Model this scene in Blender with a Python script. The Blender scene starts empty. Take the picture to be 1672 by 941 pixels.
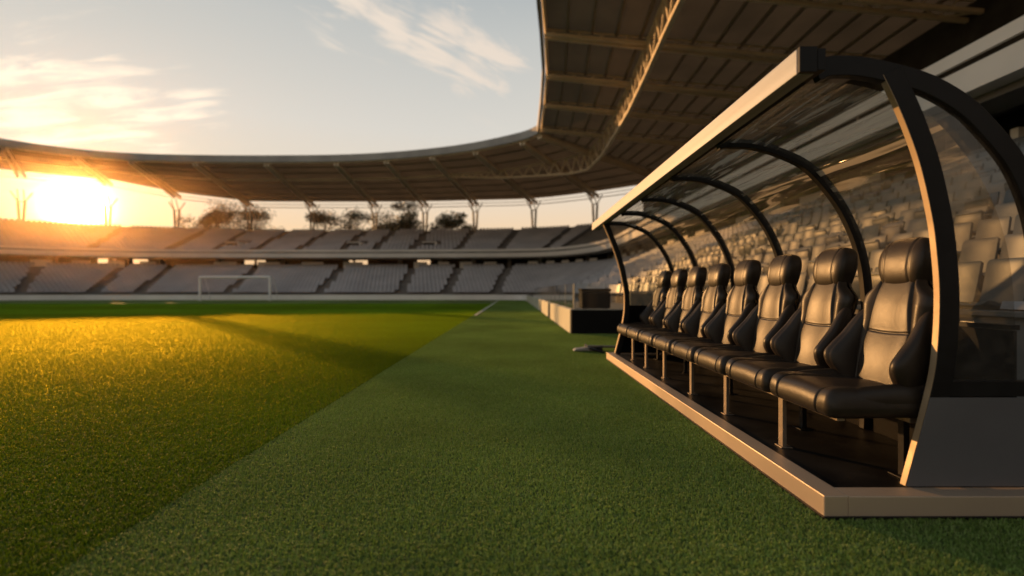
import bpy, math, random
import numpy as np
from mathutils import Vector, Matrix
random.seed(7); rng = np.random.default_rng(7)
scn = bpy.context.scene
COL = scn.collection
R = math.radians

# ------------------------------------------------------------------ materials
def newmat(name):
    m = bpy.data.materials.new(name); m.use_nodes = True
    nt = m.node_tree
    for n in list(nt.nodes): nt.nodes.remove(n)
    out = nt.nodes.new('ShaderNodeOutputMaterial')
    return m, nt, out
def N(nt, t, **kw):
    n = nt.nodes.new('ShaderNode' + t)
    for k, v in kw.items():
        if k.startswith('i_'):
            n.inputs[k[2:].replace('_', ' ')].default_value = v
        else: setattr(n, k, v)
    return n
def ramp(nt, fac, stops, interp='LINEAR'):
    r = nt.nodes.new('ShaderNodeValToRGB'); cr = r.color_ramp; cr.interpolation = interp
    while len(cr.elements) < len(stops): cr.elements.new(0.5)
    for e, (p, c) in zip(cr.elements, stops):
        e.position = p; e.color = (c[0], c[1], c[2], 1) if len(c) == 3 else c
    nt.links.new(fac, r.inputs[0]); return r
def coords(nt, scale=(1, 1, 1), rot=(0, 0, 0), obj=True):
    tc = N(nt, 'TexCoord'); mp = N(nt, 'Mapping')
    mp.inputs['Scale'].default_value = scale; mp.inputs['Rotation'].default_value = rot
    nt.links.new(tc.outputs['Object'], mp.inputs[0]); return mp.outputs[0]
def surf(name, c1, c2=None, rough=.6, rough2=None, metal=0, nscale=4, detail=6, stretch=(1, 1, 1), bump=0.0, bscale=40,
         spec=.5, bdist=.01, lo=.35, hi=.65, coat=0, bstretch=None, sheen=0):
    c2 = c2 or tuple(x * .8 for x in c1)
    m, nt, out = newmat(name); L = nt.links
    p = N(nt, 'BsdfPrincipled'); L.new(p.outputs[0], out.inputs[0])
    v = coords(nt, stretch)
    n = N(nt, 'TexNoise'); n.inputs['Scale'].default_value = nscale; n.inputs['Detail'].default_value = detail
    L.new(v, n.inputs[0])
    r = ramp(nt, n.outputs[0], [(lo, c1), (hi, c2)]); L.new(r.outputs[0], p.inputs['Base Color'])
    rr = ramp(nt, n.outputs[0], [(lo, (rough,) * 3), (hi, (rough2 if rough2 else min(1, rough * 1.2),) * 3)])
    L.new(rr.outputs[0], p.inputs['Roughness'])
    p.inputs['Metallic'].default_value = metal
    p.inputs['Specular IOR Level'].default_value = spec
    p.inputs['Coat Weight'].default_value = coat
    p.inputs['Sheen Weight'].default_value = sheen
    if bump:
        v2 = coords(nt, bstretch or stretch)
        n2 = N(nt, 'TexNoise'); n2.inputs['Scale'].default_value = bscale; n2.inputs['Detail'].default_value = 4
        L.new(v2, n2.inputs[0])
        b = N(nt, 'Bump'); b.inputs['Strength'].default_value = bump; b.inputs['Distance'].default_value = bdist
        L.new(n2.outputs[0], b.inputs['Height']); L.new(b.outputs[0], p.inputs['Normal'])
    return m

M = {}
M['alu'] = surf('brushed_aluminium', (.22, .245, .29), (.195, .215, .25), .42, .5, metal=.4, nscale=2, stretch=(20, .12, 20), bump=.03, bscale=12, bdist=.001)
M['plinth'] = surf('anodised_plinth', (.58, .47, .36), (.49, .395, .305), .42, .52, metal=.5, nscale=1.5, detail=9, bump=.02, bscale=90, bdist=.001)
M['black'] = surf('black_powdercoat', (.008, .008, .009), (.014, .014, .015), .42, .5, nscale=6, bump=.08, bscale=400, bdist=.001, spec=.16)
M['trim'] = surf('trim_metal', (.36, .27, .17), (.30, .22, .14), .45, .55, metal=.35, nscale=6)
M['panel'] = surf('grey_panel', (.115, .115, .125), (.095, .095, .105), .5, .62, nscale=2.0, bump=.05, bscale=60, bdist=.002, spec=.3)
M['rearpanel'] = surf('black_rear_panel', (.0025, .0025, .003), (.004, .004, .005), .5, .6, nscale=2, spec=.06)
M['floor'] = surf('dugout_floor_rubber', (.006, .0055, .0055), (.011, .010, .009), .36, .55, nscale=3, bump=.15, bscale=18, bdist=.004)
M['leg'] = surf('bench_leg_steel', (.30, .25, .2), (.22, .185, .15), .4, .55, metal=.7, nscale=9)
M['concrete'] = surf('stand_concrete', (.24, .225, .21), (.18, .17, .16), .85, nscale=.8, bump=.3, bscale=8)
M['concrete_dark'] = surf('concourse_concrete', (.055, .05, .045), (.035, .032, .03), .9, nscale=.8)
M['fascia'] = surf('fascia_panel', (.80, .75, .68), (.70, .66, .60), .6, nscale=.35)
M['wall_white'] = surf('perimeter_wall_paint', (.50, .49, .38), (.42, .41, .32), .6, nscale=.6, detail=9)
M['wall_end'] = surf('end_wall_paint', (.92, .90, .88), (.84, .82, .80), .6, nscale=.6, detail=9)
M['wall_black'] = surf('black_hoarding', (.006, .006, .007), (.010, .010, .011), .7, nscale=1, spec=.12)
M['roofmetal'] = surf('roof_deck_sheet', (.50, .41, .30), (.38, .31, .23), .6, nscale=.25, detail=8)
M['steel'] = surf('roof_steel_paint', (.84, .70, .50), (.72, .60, .44), .5, nscale=.8)
M['steel_dark'] = surf('roof_purlin_paint', (.30, .24, .17), (.24, .19, .14), .55, nscale=.8)
M['edge'] = surf('roof_edge_sheet', (.36, .35, .33), (.28, .27, .26), .5, nscale=.5)
M['goal'] = surf('goal_paint', (.92, .92, .9), (.86, .86, .84), .4, nscale=3)
M['case'] = surf('equipment_case_plastic', (.010, .010, .011), (.016, .016, .017), .8, nscale=3, spec=.2)
M['greymetal'] = surf('galvanised_metal', (.33, .34, .34), (.22, .23, .23), .45, .6, metal=.5, nscale=9)
M['bark'] = surf('bark', (.06, .045, .03), (.035, .026, .018), .9, nscale=2)

def seat_plastic():
    m, nt, out = newmat('stand_seat_plastic'); L = nt.links
    p = N(nt, 'BsdfPrincipled'); L.new(p.outputs[0], out.inputs[0])
    oi = N(nt, 'ObjectInfo'); v = coords(nt)
    n = N(nt, 'TexNoise'); n.inputs['Scale'].default_value = 1.3; n.inputs['Detail'].default_value = 5
    L.new(v, n.inputs[0])
    mx = N(nt, 'Math', operation='MULTIPLY_ADD'); mx.inputs[1].default_value = .45
    L.new(oi.outputs['Random'], mx.inputs[0]); L.new(n.outputs[0], mx.inputs[2])
    r = ramp(nt, mx.outputs[0], [(.35, (.05, .068, .082)), (.65, (.095, .108, .115)), (1.0, (.15, .15, .14))])
    L.new(r.outputs[0], p.inputs['Base Color']); p.inputs['Roughness'].default_value = .42
    return m
M['seat'] = seat_plastic()
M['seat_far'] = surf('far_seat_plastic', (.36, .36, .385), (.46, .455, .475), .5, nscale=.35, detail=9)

def leather():
    m, nt, out = newmat('black_leather'); L = nt.links
    p = N(nt, 'BsdfPrincipled'); L.new(p.outputs[0], out.inputs[0])
    v = coords(nt)
    n = N(nt, 'TexNoise'); n.inputs['Scale'].default_value = 7; n.inputs['Detail'].default_value = 7; L.new(v, n.inputs[0])
    r = ramp(nt, n.outputs[0], [(.3, (.021, .0155, .012)), (.7, (.031, .023, .017))]); L.new(r.outputs[0], p.inputs['Base Color'])
    rr = ramp(nt, n.outputs[0], [(.3, (.38,) * 3), (.7, (.44,) * 3)]); L.new(rr.outputs[0], p.inputs['Roughness'])
    p.inputs['Specular IOR Level'].default_value = .31
    vo = N(nt, 'TexVoronoi'); vo.inputs['Scale'].default_value = 260; L.new(v, vo.inputs[0])
    w = N(nt, 'TexNoise'); w.inputs['Scale'].default_value = 8; w.inputs['Detail'].default_value = 3; w.inputs['Distortion'].default_value = 1.2
    L.new(v, w.inputs[0])
    b1 = N(nt, 'Bump'); b1.inputs['Strength'].default_value = .22; b1.inputs['Distance'].default_value = .006
    L.new(w.outputs[0], b1.inputs['Height'])
    b2 = N(nt, 'Bump'); b2.inputs['Strength'].default_value = .22; b2.inputs['Distance'].default_value = .001
    L.new(vo.outputs[0], b2.inputs['Height']); L.new(b1.outputs[0], b2.inputs['Normal'])
    L.new(b2.outputs[0], p.inputs['Normal'])
    return m
M['leather'] = leather()

def glass(name, streak=1.25, tint=(.72, .71, .68), gl=.18, rough=.16, dust_haze=.065):
    m, nt, out = newmat(name); L = nt.links
    tr = N(nt, 'BsdfTransparent'); tr.inputs[0].default_value = (*tint, 1)
    g = N(nt, 'BsdfGlossy'); g.inputs['Roughness'].default_value = rough; g.inputs[0].default_value = (.95, .93, .9, 1)
    v = coords(nt, (7, .6, 7))
    n = N(nt, 'TexNoise'); n.inputs['Scale'].default_value = 1.6; n.inputs['Detail'].default_value = 3; n.inputs['Distortion'].default_value = 1.0
    L.new(v, n.inputs[0])
    b = N(nt, 'Bump'); b.inputs['Strength'].default_value = streak; b.inputs['Distance'].default_value = .05
    L.new(n.outputs[0], b.inputs['Height']); L.new(b.outputs[0], g.inputs['Normal'])
    pg = N(nt, 'NewGeometry'); ps = N(nt, 'SeparateXYZ'); L.new(pg.outputs['Position'], ps.inputs[0])
    pm = N(nt, 'MapRange'); pm.interpolation_type = 'SMOOTHSTEP'; pm.inputs['From Min'].default_value = 1.55; pm.inputs['From Max'].default_value = 1.95
    pm.inputs['To Min'].default_value = streak*.06; pm.inputs['To Max'].default_value = streak; L.new(ps.outputs['Z'], pm.inputs[0]); L.new(pm.outputs[0], b.inputs['Strength'])
    lw = N(nt, 'LayerWeight'); lw.inputs['Blend'].default_value = .25; L.new(b.outputs[0], lw.inputs['Normal'])
    mr = N(nt, 'MapRange'); mr.inputs['To Min'].default_value = gl * .5; mr.inputs['To Max'].default_value = .75
    L.new(lw.outputs['Fresnel'], mr.inputs[0])
    mx = N(nt, 'MixShader'); L.new(mr.outputs[0], mx.inputs[0]); L.new(tr.outputs[0], mx.inputs[1]); L.new(g.outputs[0], mx.inputs[2])
    d = N(nt, 'BsdfDiffuse'); d.inputs[0].default_value = (.85, .78, .68, 1)
    t2 = N(nt, 'BsdfTranslucent'); t2.inputs[0].default_value = (.6, .55, .48, 1)
    dd = N(nt, 'MixShader'); dd.inputs[0].default_value = .5; L.new(d.outputs[0], dd.inputs[1]); L.new(t2.outputs[0], dd.inputs[2])
    n3 = N(nt, 'TexNoise'); n3.inputs['Scale'].default_value = 3; n3.inputs['Detail'].default_value = 8; L.new(v, n3.inputs[0])
    m3 = N(nt, 'MapRange'); m3.inputs['From Min'].default_value = .35; m3.inputs['From Max'].default_value = .75
    m3.inputs['To Min'].default_value = dust_haze * .4; m3.inputs['To Max'].default_value = dust_haze * 2.2; L.new(n3.outputs[0], m3.inputs[0])  # pale diffuse film: dust plus hazy reflections put into the glass colour
    v4 = coords(nt, (9, .75, 9)); n4 = N(nt, 'TexNoise'); n4.inputs['Scale'].default_value = 1.3; n4.inputs['Detail'].default_value = 5; n4.inputs['Distortion'].default_value = 1.8; L.new(v4, n4.inputs[0])
    r4 = N(nt, 'MapRange'); r4.interpolation_type = 'SMOOTHSTEP'; r4.inputs['From Min'].default_value = .50; r4.inputs['From Max'].default_value = .70; r4.inputs['To Max'].default_value = streak*.6; L.new(n4.outputs[0], r4.inputs[0])  # pale diffuse streaks painted in for reflections on the upper panes
    hz = N(nt, 'MapRange'); hz.interpolation_type = 'SMOOTHSTEP'; hz.inputs['From Min'].default_value = 1.4; hz.inputs['From Max'].default_value = 1.95; L.new(ps.outputs['Z'], hz.inputs[0])
    q4 = N(nt, 'Math', operation='MULTIPLY_ADD'); L.new(r4.outputs[0], q4.inputs[0]); L.new(hz.outputs[0], q4.inputs[1]); L.new(m3.outputs[0], q4.inputs[2])
    m2 = N(nt, 'MixShader'); L.new(q4.outputs[0], m2.inputs[0]); L.new(mx.outputs[0], m2.inputs[1]); L.new(dd.outputs[0], m2.inputs[2])
    L.new(m2.outputs[0], out.inputs[0]); return m
M['glass'] = glass('polycarbonate_glazing')
M['glass_flat'] = glass('end_glazing', streak=.05, tint=(.68, .70, .70), gl=.08, rough=.05, dust_haze=.03)
M['barrier'] = glass('barrier_glass', streak=.02, tint=(.86, .89, .87), gl=.02, rough=.05, dust_haze=.010)

def deck_mat():
    m, nt, out = newmat('roof_sheeting_fill'); L = nt.links
    v = coords(nt); n = N(nt, 'TexNoise'); n.inputs['Scale'].default_value = .3; n.inputs['Detail'].default_value = 8; L.new(v, n.inputs[0])
    r = ramp(nt, n.outputs[0], [(.3, (.22, .16, .10)), (.7, (.14, .105, .07))])
    d = N(nt, 'BsdfDiffuse'); L.new(r.outputs[0], d.inputs[0])
    t = N(nt, 'BsdfTranslucent'); r2 = ramp(nt, n.outputs[0], [(.3, (.72, .50, .30)), (.7, (.50, .36, .22))]); L.new(r2.outputs[0], t.inputs[0])
    mx = N(nt, 'MixShader'); mx.inputs[0].default_value = .08; L.new(d.outputs[0], mx.inputs[1]); L.new(t.outputs[0], mx.inputs[2]); L.new(mx.outputs[0], out.inputs[0])  # slight translucency added as fill light for the roof underside
    return m
M['deck'] = deck_mat()
def blade_mat(name, cols, trans=.45, tcol=(.35, .42, .05), rough=.45, spec=.35, patch=.6, tcol2=None):
    m, nt, out = newmat(name); L = nt.links
    geo = N(nt, 'NewGeometry'); oi = N(nt, 'ObjectInfo')
    r = ramp(nt, geo.outputs['Random Per Island'], [(i / (len(cols) - 1), c) for i, c in enumerate(cols)])
    tc = N(nt, 'NewGeometry')
    n = N(nt, 'TexNoise'); n.inputs['Scale'].default_value = patch; n.inputs['Detail'].default_value = 4
    L.new(tc.outputs['Position'], n.inputs[0])
    hs = N(nt, 'HueSaturation'); L.new(r.outputs[0], hs.inputs['Color'])
    mr = N(nt, 'MapRange'); mr.inputs['From Min'].default_value = .3; mr.inputs['From Max'].default_value = .7
    mr.inputs['To Min'].default_value = .75; mr.inputs['To Max'].default_value = 1.3
    L.new(n.outputs[0], mr.inputs[0]); L.new(mr.outputs[0], hs.inputs['Value'])
    csrc = hs.outputs[0]
    if tcol2:     # fill light painted into the shaded far grass, then mowing bands across the pitch
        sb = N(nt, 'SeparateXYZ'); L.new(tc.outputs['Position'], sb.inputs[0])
        shade_lift = N(nt, 'MapRange'); shade_lift.interpolation_type = 'SMOOTHSTEP'; shade_lift.inputs['From Min'].default_value = 12; shade_lift.inputs['From Max'].default_value = 26; shade_lift.inputs['To Min'].default_value = 1.0; shade_lift.inputs['To Max'].default_value = 2.3
        L.new(sb.outputs['Y'], shade_lift.inputs[0]); vq = N(nt, 'VectorMath', operation='SCALE'); L.new(csrc, vq.inputs[0]); L.new(shade_lift.outputs[0], vq.inputs['Scale']); csrc = vq.outputs[0]
        for ax, per, lo_, hi_ in (('Y', 5.5, .72, 1.3), ('X', 5.5, .9, 1.12)):
            kk = N(nt, 'Math', operation='MULTIPLY'); kk.inputs[1].default_value = math.pi/per; L.new(sb.outputs[ax], kk.inputs[0])
            ss = N(nt, 'Math', operation='SINE'); L.new(kk.outputs[0], ss.inputs[0])
            mb_ = N(nt, 'MapRange'); mb_.interpolation_type = 'SMOOTHSTEP'; mb_.inputs['From Min'].default_value = -.25; mb_.inputs['From Max'].default_value = .25
            mb_.inputs['To Min'].default_value = lo_; mb_.inputs['To Max'].default_value = hi_; L.new(ss.outputs[0], mb_.inputs[0])
            vv = N(nt, 'VectorMath', operation='SCALE'); L.new(csrc, vv.inputs[0]); L.new(mb_.outputs[0], vv.inputs['Scale']); csrc = vv.outputs[0]
    p = N(nt, 'BsdfPrincipled'); L.new(csrc, p.inputs['Base Color']); p.inputs['Roughness'].default_value = rough
    p.inputs['Specular IOR Level'].default_value = spec
    t = N(nt, 'BsdfTranslucent'); t.inputs[0].default_value = (*tcol, 1)
    mx = N(nt, 'MixShader'); mx.inputs[0].default_value = trans
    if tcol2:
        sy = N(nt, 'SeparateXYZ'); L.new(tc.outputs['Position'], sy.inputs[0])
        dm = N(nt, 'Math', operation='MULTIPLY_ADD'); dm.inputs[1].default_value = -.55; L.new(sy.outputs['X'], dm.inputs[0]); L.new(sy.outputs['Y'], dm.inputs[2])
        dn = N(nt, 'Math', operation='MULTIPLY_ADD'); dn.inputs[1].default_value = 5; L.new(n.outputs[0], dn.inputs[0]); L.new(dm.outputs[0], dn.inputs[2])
        glow_mix = N(nt, 'MapRange'); glow_mix.interpolation_type = 'SMOOTHSTEP'; glow_mix.inputs['From Min'].default_value = 4; glow_mix.inputs['From Max'].default_value = 17; L.new(dn.outputs[0], glow_mix.inputs[0])  # sunlit glow painted in by position: stronger further out and to the left
        tm = N(nt, 'MixRGB'); tm.inputs[1].default_value = (*tcol, 1); tm.inputs[2].default_value = (*tcol2, 1); L.new(glow_mix.outputs[0], tm.inputs[0]); L.new(tm.outputs[0], t.inputs[0])
        tf = N(nt, 'MapRange'); tf.inputs['To Min'].default_value = trans; tf.inputs['To Max'].default_value = trans*2; L.new(glow_mix.outputs[0], tf.inputs[0]); L.new(tf.outputs[0], mx.inputs[0])
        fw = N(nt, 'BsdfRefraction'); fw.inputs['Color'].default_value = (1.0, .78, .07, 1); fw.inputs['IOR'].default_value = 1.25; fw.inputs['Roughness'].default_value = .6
        fx = N(nt, 'MixShader'); fm = N(nt, 'MapRange'); fm.inputs['To Min'].default_value = .06; fm.inputs['To Max'].default_value = .25; L.new(glow_mix.outputs[0], fm.inputs[0]); L.new(fm.outputs[0], fx.inputs[0]); L.new(t.outputs[0], fx.inputs[1]); L.new(fw.outputs[0], fx.inputs[2]); t = fx
    L.new(p.outputs[0], mx.inputs[1]); L.new(t.outputs[0], mx.inputs[2]); L.new(mx.outputs[0], out.inputs[0])
    return m
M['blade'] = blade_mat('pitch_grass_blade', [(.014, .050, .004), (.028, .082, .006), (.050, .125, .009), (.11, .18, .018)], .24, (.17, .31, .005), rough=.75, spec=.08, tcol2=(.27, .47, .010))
M['tblade'] = blade_mat('artificial_turf_blade', [(.130, .225, .050), (.185, .300, .070), (.245, .375, .098), (.34, .40, .16)], .18, (.24, .42, .06), rough=.8, spec=.08)
M['leaf'] = blade_mat('tree_leaf', [(.014, .020, .008), (.022, .028, .010), (.03, .034, .014)], .12, (.06, .06, .01))

def ground_mat(name, kind):
    m, nt, out = newmat(name); L = nt.links
    geo = N(nt, 'NewGeometry')
    p = N(nt, 'BsdfPrincipled'); L.new(p.outputs[0], out.inputs[0])
    n = N(nt, 'TexNoise'); n.inputs['Scale'].default_value = .35; n.inputs['Detail'].default_value = 8; L.new(geo.outputs['Position'], n.inputs[0])
    n2 = N(nt, 'TexNoise'); n2.inputs['Scale'].default_value = 60; n2.inputs['Detail'].default_value = 5; L.new(geo.outputs['Position'], n2.inputs[0])
    if kind == 'pitch':
        a, b = (.10, .165, .022), (.15, .205, .03)
    elif kind == 'turf':
        a, b = (.070, .120, .030), (.09, .145, .040)
    else:
        a, b = (.07, .07, .04), (.11, .10, .06)
    r = ramp(nt, n.outputs[0], [(.3, a), (.7, b)])
    r2 = ramp(nt, n2.outputs[0], [(.3, (.55,) * 3), (.7, (1.25,) * 3)])
    mx = N(nt, 'MixRGB', blend_type='MULTIPLY'); mx.inputs[0].default_value = 1
    L.new(r.outputs[0], mx.inputs[1]); L.new(r2.outputs[0], mx.inputs[2]); col = mx.outputs[0]
    if kind == 'pitch':   # mowing bands
        sx = N(nt, 'SeparateXYZ'); L.new(geo.outputs['Position'], sx.inputs[0])
        w = N(nt, 'Math', operation='SINE'); k = N(nt, 'Math', operation='MULTIPLY'); k.inputs[1].default_value = math.pi / 5.5
        L.new(sx.outputs['Y'], k.inputs[0]); L.new(k.outputs[0], w.inputs[0])
        rr = ramp(nt, w.outputs[0], [(.42, (.62, .70, .55)), (.58, (1.45, 1.4, 1.3))])
        w2 = N(nt, 'Math', operation='SINE'); k2 = N(nt, 'Math', operation='MULTIPLY'); k2.inputs[1].default_value = math.pi / 5.5
        L.new(sx.outputs['X'], k2.inputs[0]); L.new(k2.outputs[0], w2.inputs[0])
        rq = ramp(nt, w2.outputs[0], [(.4, (.85,) * 3), (.6, (1.15,) * 3)])
        mm = N(nt, 'MixRGB', blend_type='MULTIPLY'); mm.inputs[0].default_value = 1
        L.new(col, mm.inputs[1]); L.new(rr.outputs[0], mm.inputs[2])
        mq = N(nt, 'MixRGB', blend_type='MULTIPLY'); mq.inputs[0].default_value = 1
        L.new(mm.outputs[0], mq.inputs[1]); L.new(rq.outputs[0], mq.inputs[2]); col = mq.outputs[0]
    L.new(col, p.inputs['Base Color'])
    p.inputs['Roughness'].default_value = .75
    p.inputs['Specular IOR Level'].default_value = .2
    b_ = N(nt, 'Bump'); b_.inputs['Strength'].default_value = .6; b_.inputs['Distance'].default_value = .03
    L.new(n2.outputs[0], b_.inputs['Height']); L.new(b_.outputs[0], p.inputs['Normal'])
    return m
M['pitch'] = ground_mat('pitch_grass', 'pitch'); M['turf'] = ground_mat('turf_carpet', 'turf'); M['ground'] = ground_mat('outer_ground', 'outer')
M['linepaint'] = surf('line_paint', (.62, .62, .52), (.35, .40, .25), .8, nscale=6)
def netmat():
    m, nt, out = newmat('goal_net'); L = nt.links
    d = N(nt, 'BsdfDiffuse'); d.inputs[0].default_value = (.7, .7, .68, 1)
    L.new(d.outputs[0], out.inputs[0]); return m
M['net'] = netmat()

# ------------------------------------------------------------------ mesh helpers
class MB:
    def __init__(s): s.v = []; s.f = []
    def quadbox(s, x0, x1, y0, y1, z0, z1):
        b = len(s.v)
        s.v += [(x0, y0, z0), (x1, y0, z0), (x1, y1, z0), (x0, y1, z0), (x0, y0, z1), (x1, y0, z1), (x1, y1, z1), (x0, y1, z1)]
        s.f += [(b, b+3, b+2, b+1), (b+4, b+5, b+6, b+7), (b, b+1, b+5, b+4), (b+1, b+2, b+6, b+5), (b+2, b+3, b+7, b+6), (b+3, b, b+4, b+7)]
    def bar(s, p, q, w, h, up=(0, 0, 1)):
        p = Vector(p); q = Vector(q); d = (q - p).normalized(); up = Vector(up)
        if abs(d.dot(up)) > .98: up = Vector((1, 0, 0))
        a = d.cross(up).normalized() * w / 2; c = a.cross(d).normalized() * h / 2
        b = len(s.v)
        for e in (p, q): s.v += [tuple(e - a - c), tuple(e + a - c), tuple(e + a + c), tuple(e - a + c)]
        s.f += [(b, b+1, b+2, b+3), (b+7, b+6, b+5, b+4)] + [(b+i, b+4+i, b+4+(i+1) % 4, b+(i+1) % 4) for i in range(4)]
    def tube(s, pts, r, n=8, r2=None):
        pts = [Vector(p) for p in pts]; m = len(pts); b = len(s.v)
        for i, p in enumerate(pts):
            d = (pts[min(i+1, m-1)] - pts[max(i-1, 0)]).normalized()
            up = Vector((0, 0, 1)) if abs(d.z) < .9 else Vector((1, 0, 0))
            a = d.cross(up).normalized(); c = a.cross(d)
            rr = r if r2 is None else r + (r2 - r) * i / (m - 1)
            for k in range(n):
                t = 2 * math.pi * k / n; s.v.append(tuple(p + a * rr * math.cos(t) + c * rr * math.sin(t)))
        for i in range(m-1):
            for k in range(n): s.f.append((b+i*n+k, b+i*n+(k+1) % n, b+(i+1)*n+(k+1) % n, b+(i+1)*n+k))
        s.f.append(tuple(b+k for k in reversed(range(n)))); s.f.append(tuple(b+(m-1)*n+k for k in range(n)))
    def rings(s, rings, cap=True):
        b = len(s.v); n = len(rings[0]); m = len(rings)
        for r in rings: s.v += [tuple(p) for p in r]
        for i in range(m-1):
            for k in range(n): s.f.append((b+i*n+k, b+i*n+(k+1) % n, b+(i+1)*n+(k+1) % n, b+(i+1)*n+k))
        if cap:
            s.f.append(tuple(b+k for k in reversed(range(n)))); s.f.append(tuple(b+(m-1)*n+k for k in range(n)))
    def sheet(s, rows):
        b = len(s.v); n = len(rows[0])
        for r in rows: s.v += [tuple(p) for p in r]
        for i in range(len(rows)-1):
            for k in range(n-1): s.f.append((b+i*n+k, b+i*n+k+1, b+(i+1)*n+k+1, b+(i+1)*n+k))
    def strip(s, prof, y0, y1):   # closed XZ polygon band given as outer/inner polylines extruded in Y
        o, i_ = prof; b = len(s.v); n = len(o)
        for y in (y0, y1):
            for (x, z) in o: s.v.append((x, y, z))
            for (x, z) in i_: s.v.append((x, y, z))
        for k in range(n-1):
            s.f += [(b+k, b+k+1, b+n+k+1, b+n+k), (b+2*n+k+1, b+2*n+k, b+3*n+k, b+3*n+k+1),
                    (b+k+1, b+k, b+2*n+k, b+2*n+k+1), (b+n+k, b+n+k+1, b+3*n+k+1, b+3*n+k)]
        s.f += [(b, b+n, b+3*n, b+2*n), (b+n-1, b+2*n+n-1, b+4*n-1, b+2*n-1)]
    def poly(s, pts, y0, y1):     # XZ polygon extruded in Y
        b = len(s.v); n = len(pts)
        for y in (y0, y1): s.v += [(x, y, z) for x, z in pts]
        s.f.append(tuple(b+k for k in range(n))); s.f.append(tuple(b+n+k for k in reversed(range(n))))
        for k in range(n): s.f.append((b+(k+1) % n, b+k, b+n+k, b+n+(k+1) % n))
    def build(s, name, mat, parent=None, smooth=False, bevel=0, subsurf=0, fix=True, angle=40):
        me = bpy.data.meshes.new(name)
        v = s.v
        if parent is not None:
            o = parent_world(parent); v = [(a - o[0], b - o[1], c - o[2]) for a, b, c in v]
        me.from_pydata(v, [], s.f); me.materials.append(mat)
        if fix:
            import bmesh
            bm = bmesh.new(); bm.from_mesh(me); bmesh.ops.recalc_face_normals(bm, faces=bm.faces); bm.to_mesh(me); bm.free()
        me.update()
        ob = bpy.data.objects.new(name, me); COL.objects.link(ob)
        if parent is not None: ob.parent = parent
        if smooth:
            for p in me.polygons: p.use_smooth = True
            if smooth == 'auto':
                me.set_sharp_from_angle(angle=R(angle))
        if bevel:
            md = ob.modifiers.new('bevel', 'BEVEL'); md.width = bevel; md.segments = 2; md.limit_method = 'ANGLE'; md.angle_limit = R(40)
        if subsurf:
            md = ob.modifiers.new('sub', 'SUBSURF'); md.levels = subsurf; md.render_levels = subsurf
        return ob
def parent_world(o):
    x, y, z = 0, 0, 0
    while o is not None:
        x += o.location.x; y += o.location.y; z += o.location.z; o = o.parent
    return (x, y, z)
def thing(name, label, cat, loc=(0, 0, 0), group=None):
    o = bpy.data.objects.new(name, None); COL.objects.link(o); o.location = loc; o.empty_display_size = .2
    o['label'] = label; o['category'] = cat
    if group: o['group'] = group
    return o
def tag(o, label, cat, group=None, kind=None):
    o['label'] = label; o['category'] = cat
    if group: o['group'] = group
    if kind: o['kind'] = kind
    return o
def struct(o, label=None):
    o['kind'] = 'structure'
    if label: o['label'] = label
    return o
def copy_tree(o, parent=None):
    c = o.copy(); COL.objects.link(c); c.parent = parent
    for ch in list(o.children): copy_tree(ch, c)
    return c
def dense(pts, n=6):      # catmull-rom
    P = [np.array(p, float) for p in pts]; out = []
    for i in range(len(P)-1):
        p0 = P[max(i-1, 0)]; p1 = P[i]; p2 = P[i+1]; p3 = P[min(i+2, len(P)-1)]
        for k in range(n):
            t = k / n
            out.append(.5 * ((2*p1) + (-p0+p2)*t + (2*p0-5*p1+4*p2-p3)*t*t + (-p0+3*p1-3*p2+p3)*t**3))
    out.append(P[-1]); return out
def interp(x, tab):
    return float(np.interp(x, [a for a, _ in tab], [b for _, b in tab]))

# ------------------------------------------------------------------ ground
SEAM = -1.67
mb = MB(); mb.quadbox(-1500, 1500, -1500, 1500, -.5, -.012)
struct(mb.build('ground', M['ground']), 'dry ground outside the stadium reaching the horizon')
mb = MB(); mb.sheet([[(-75, -20, -.004), (SEAM, -20, -.004)], [(-75, 70, -.004), (SEAM, 70, -.004)]])
struct(mb.build('pitch', M['pitch'], fix=False), 'mown natural grass football pitch in golden evening light')
mb = MB(); mb.sheet([[(SEAM, -20, -.002), (6, -20, -.002)], [(SEAM, 70, -.002), (6, 70, -.002)]])
struct(mb.build('artificial_turf_strip', M['turf'], fix=False), 'dull green artificial turf strip between pitch and dugout')
mb = MB(); mb.sheet([[(-1.64, 20.5, .028), (-1.50, 20.5, .028)], [(-1.64, 53.2, .028), (-1.50, 53.2, .028)]])
struct(mb.build('touchline_marking', M['linepaint'], fix=False), 'worn white painted touchline along the far seam')
mb = MB(); mb.sheet([[(-60, 53.1, .004), (-60, 53.22, .004)], [(SEAM, 53.1, .004), (SEAM, 53.22, .004)]])
struct(mb.build('goal_line_marking', M['linepaint'], fix=False), 'white goal line painted across the far pitch end')

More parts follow.
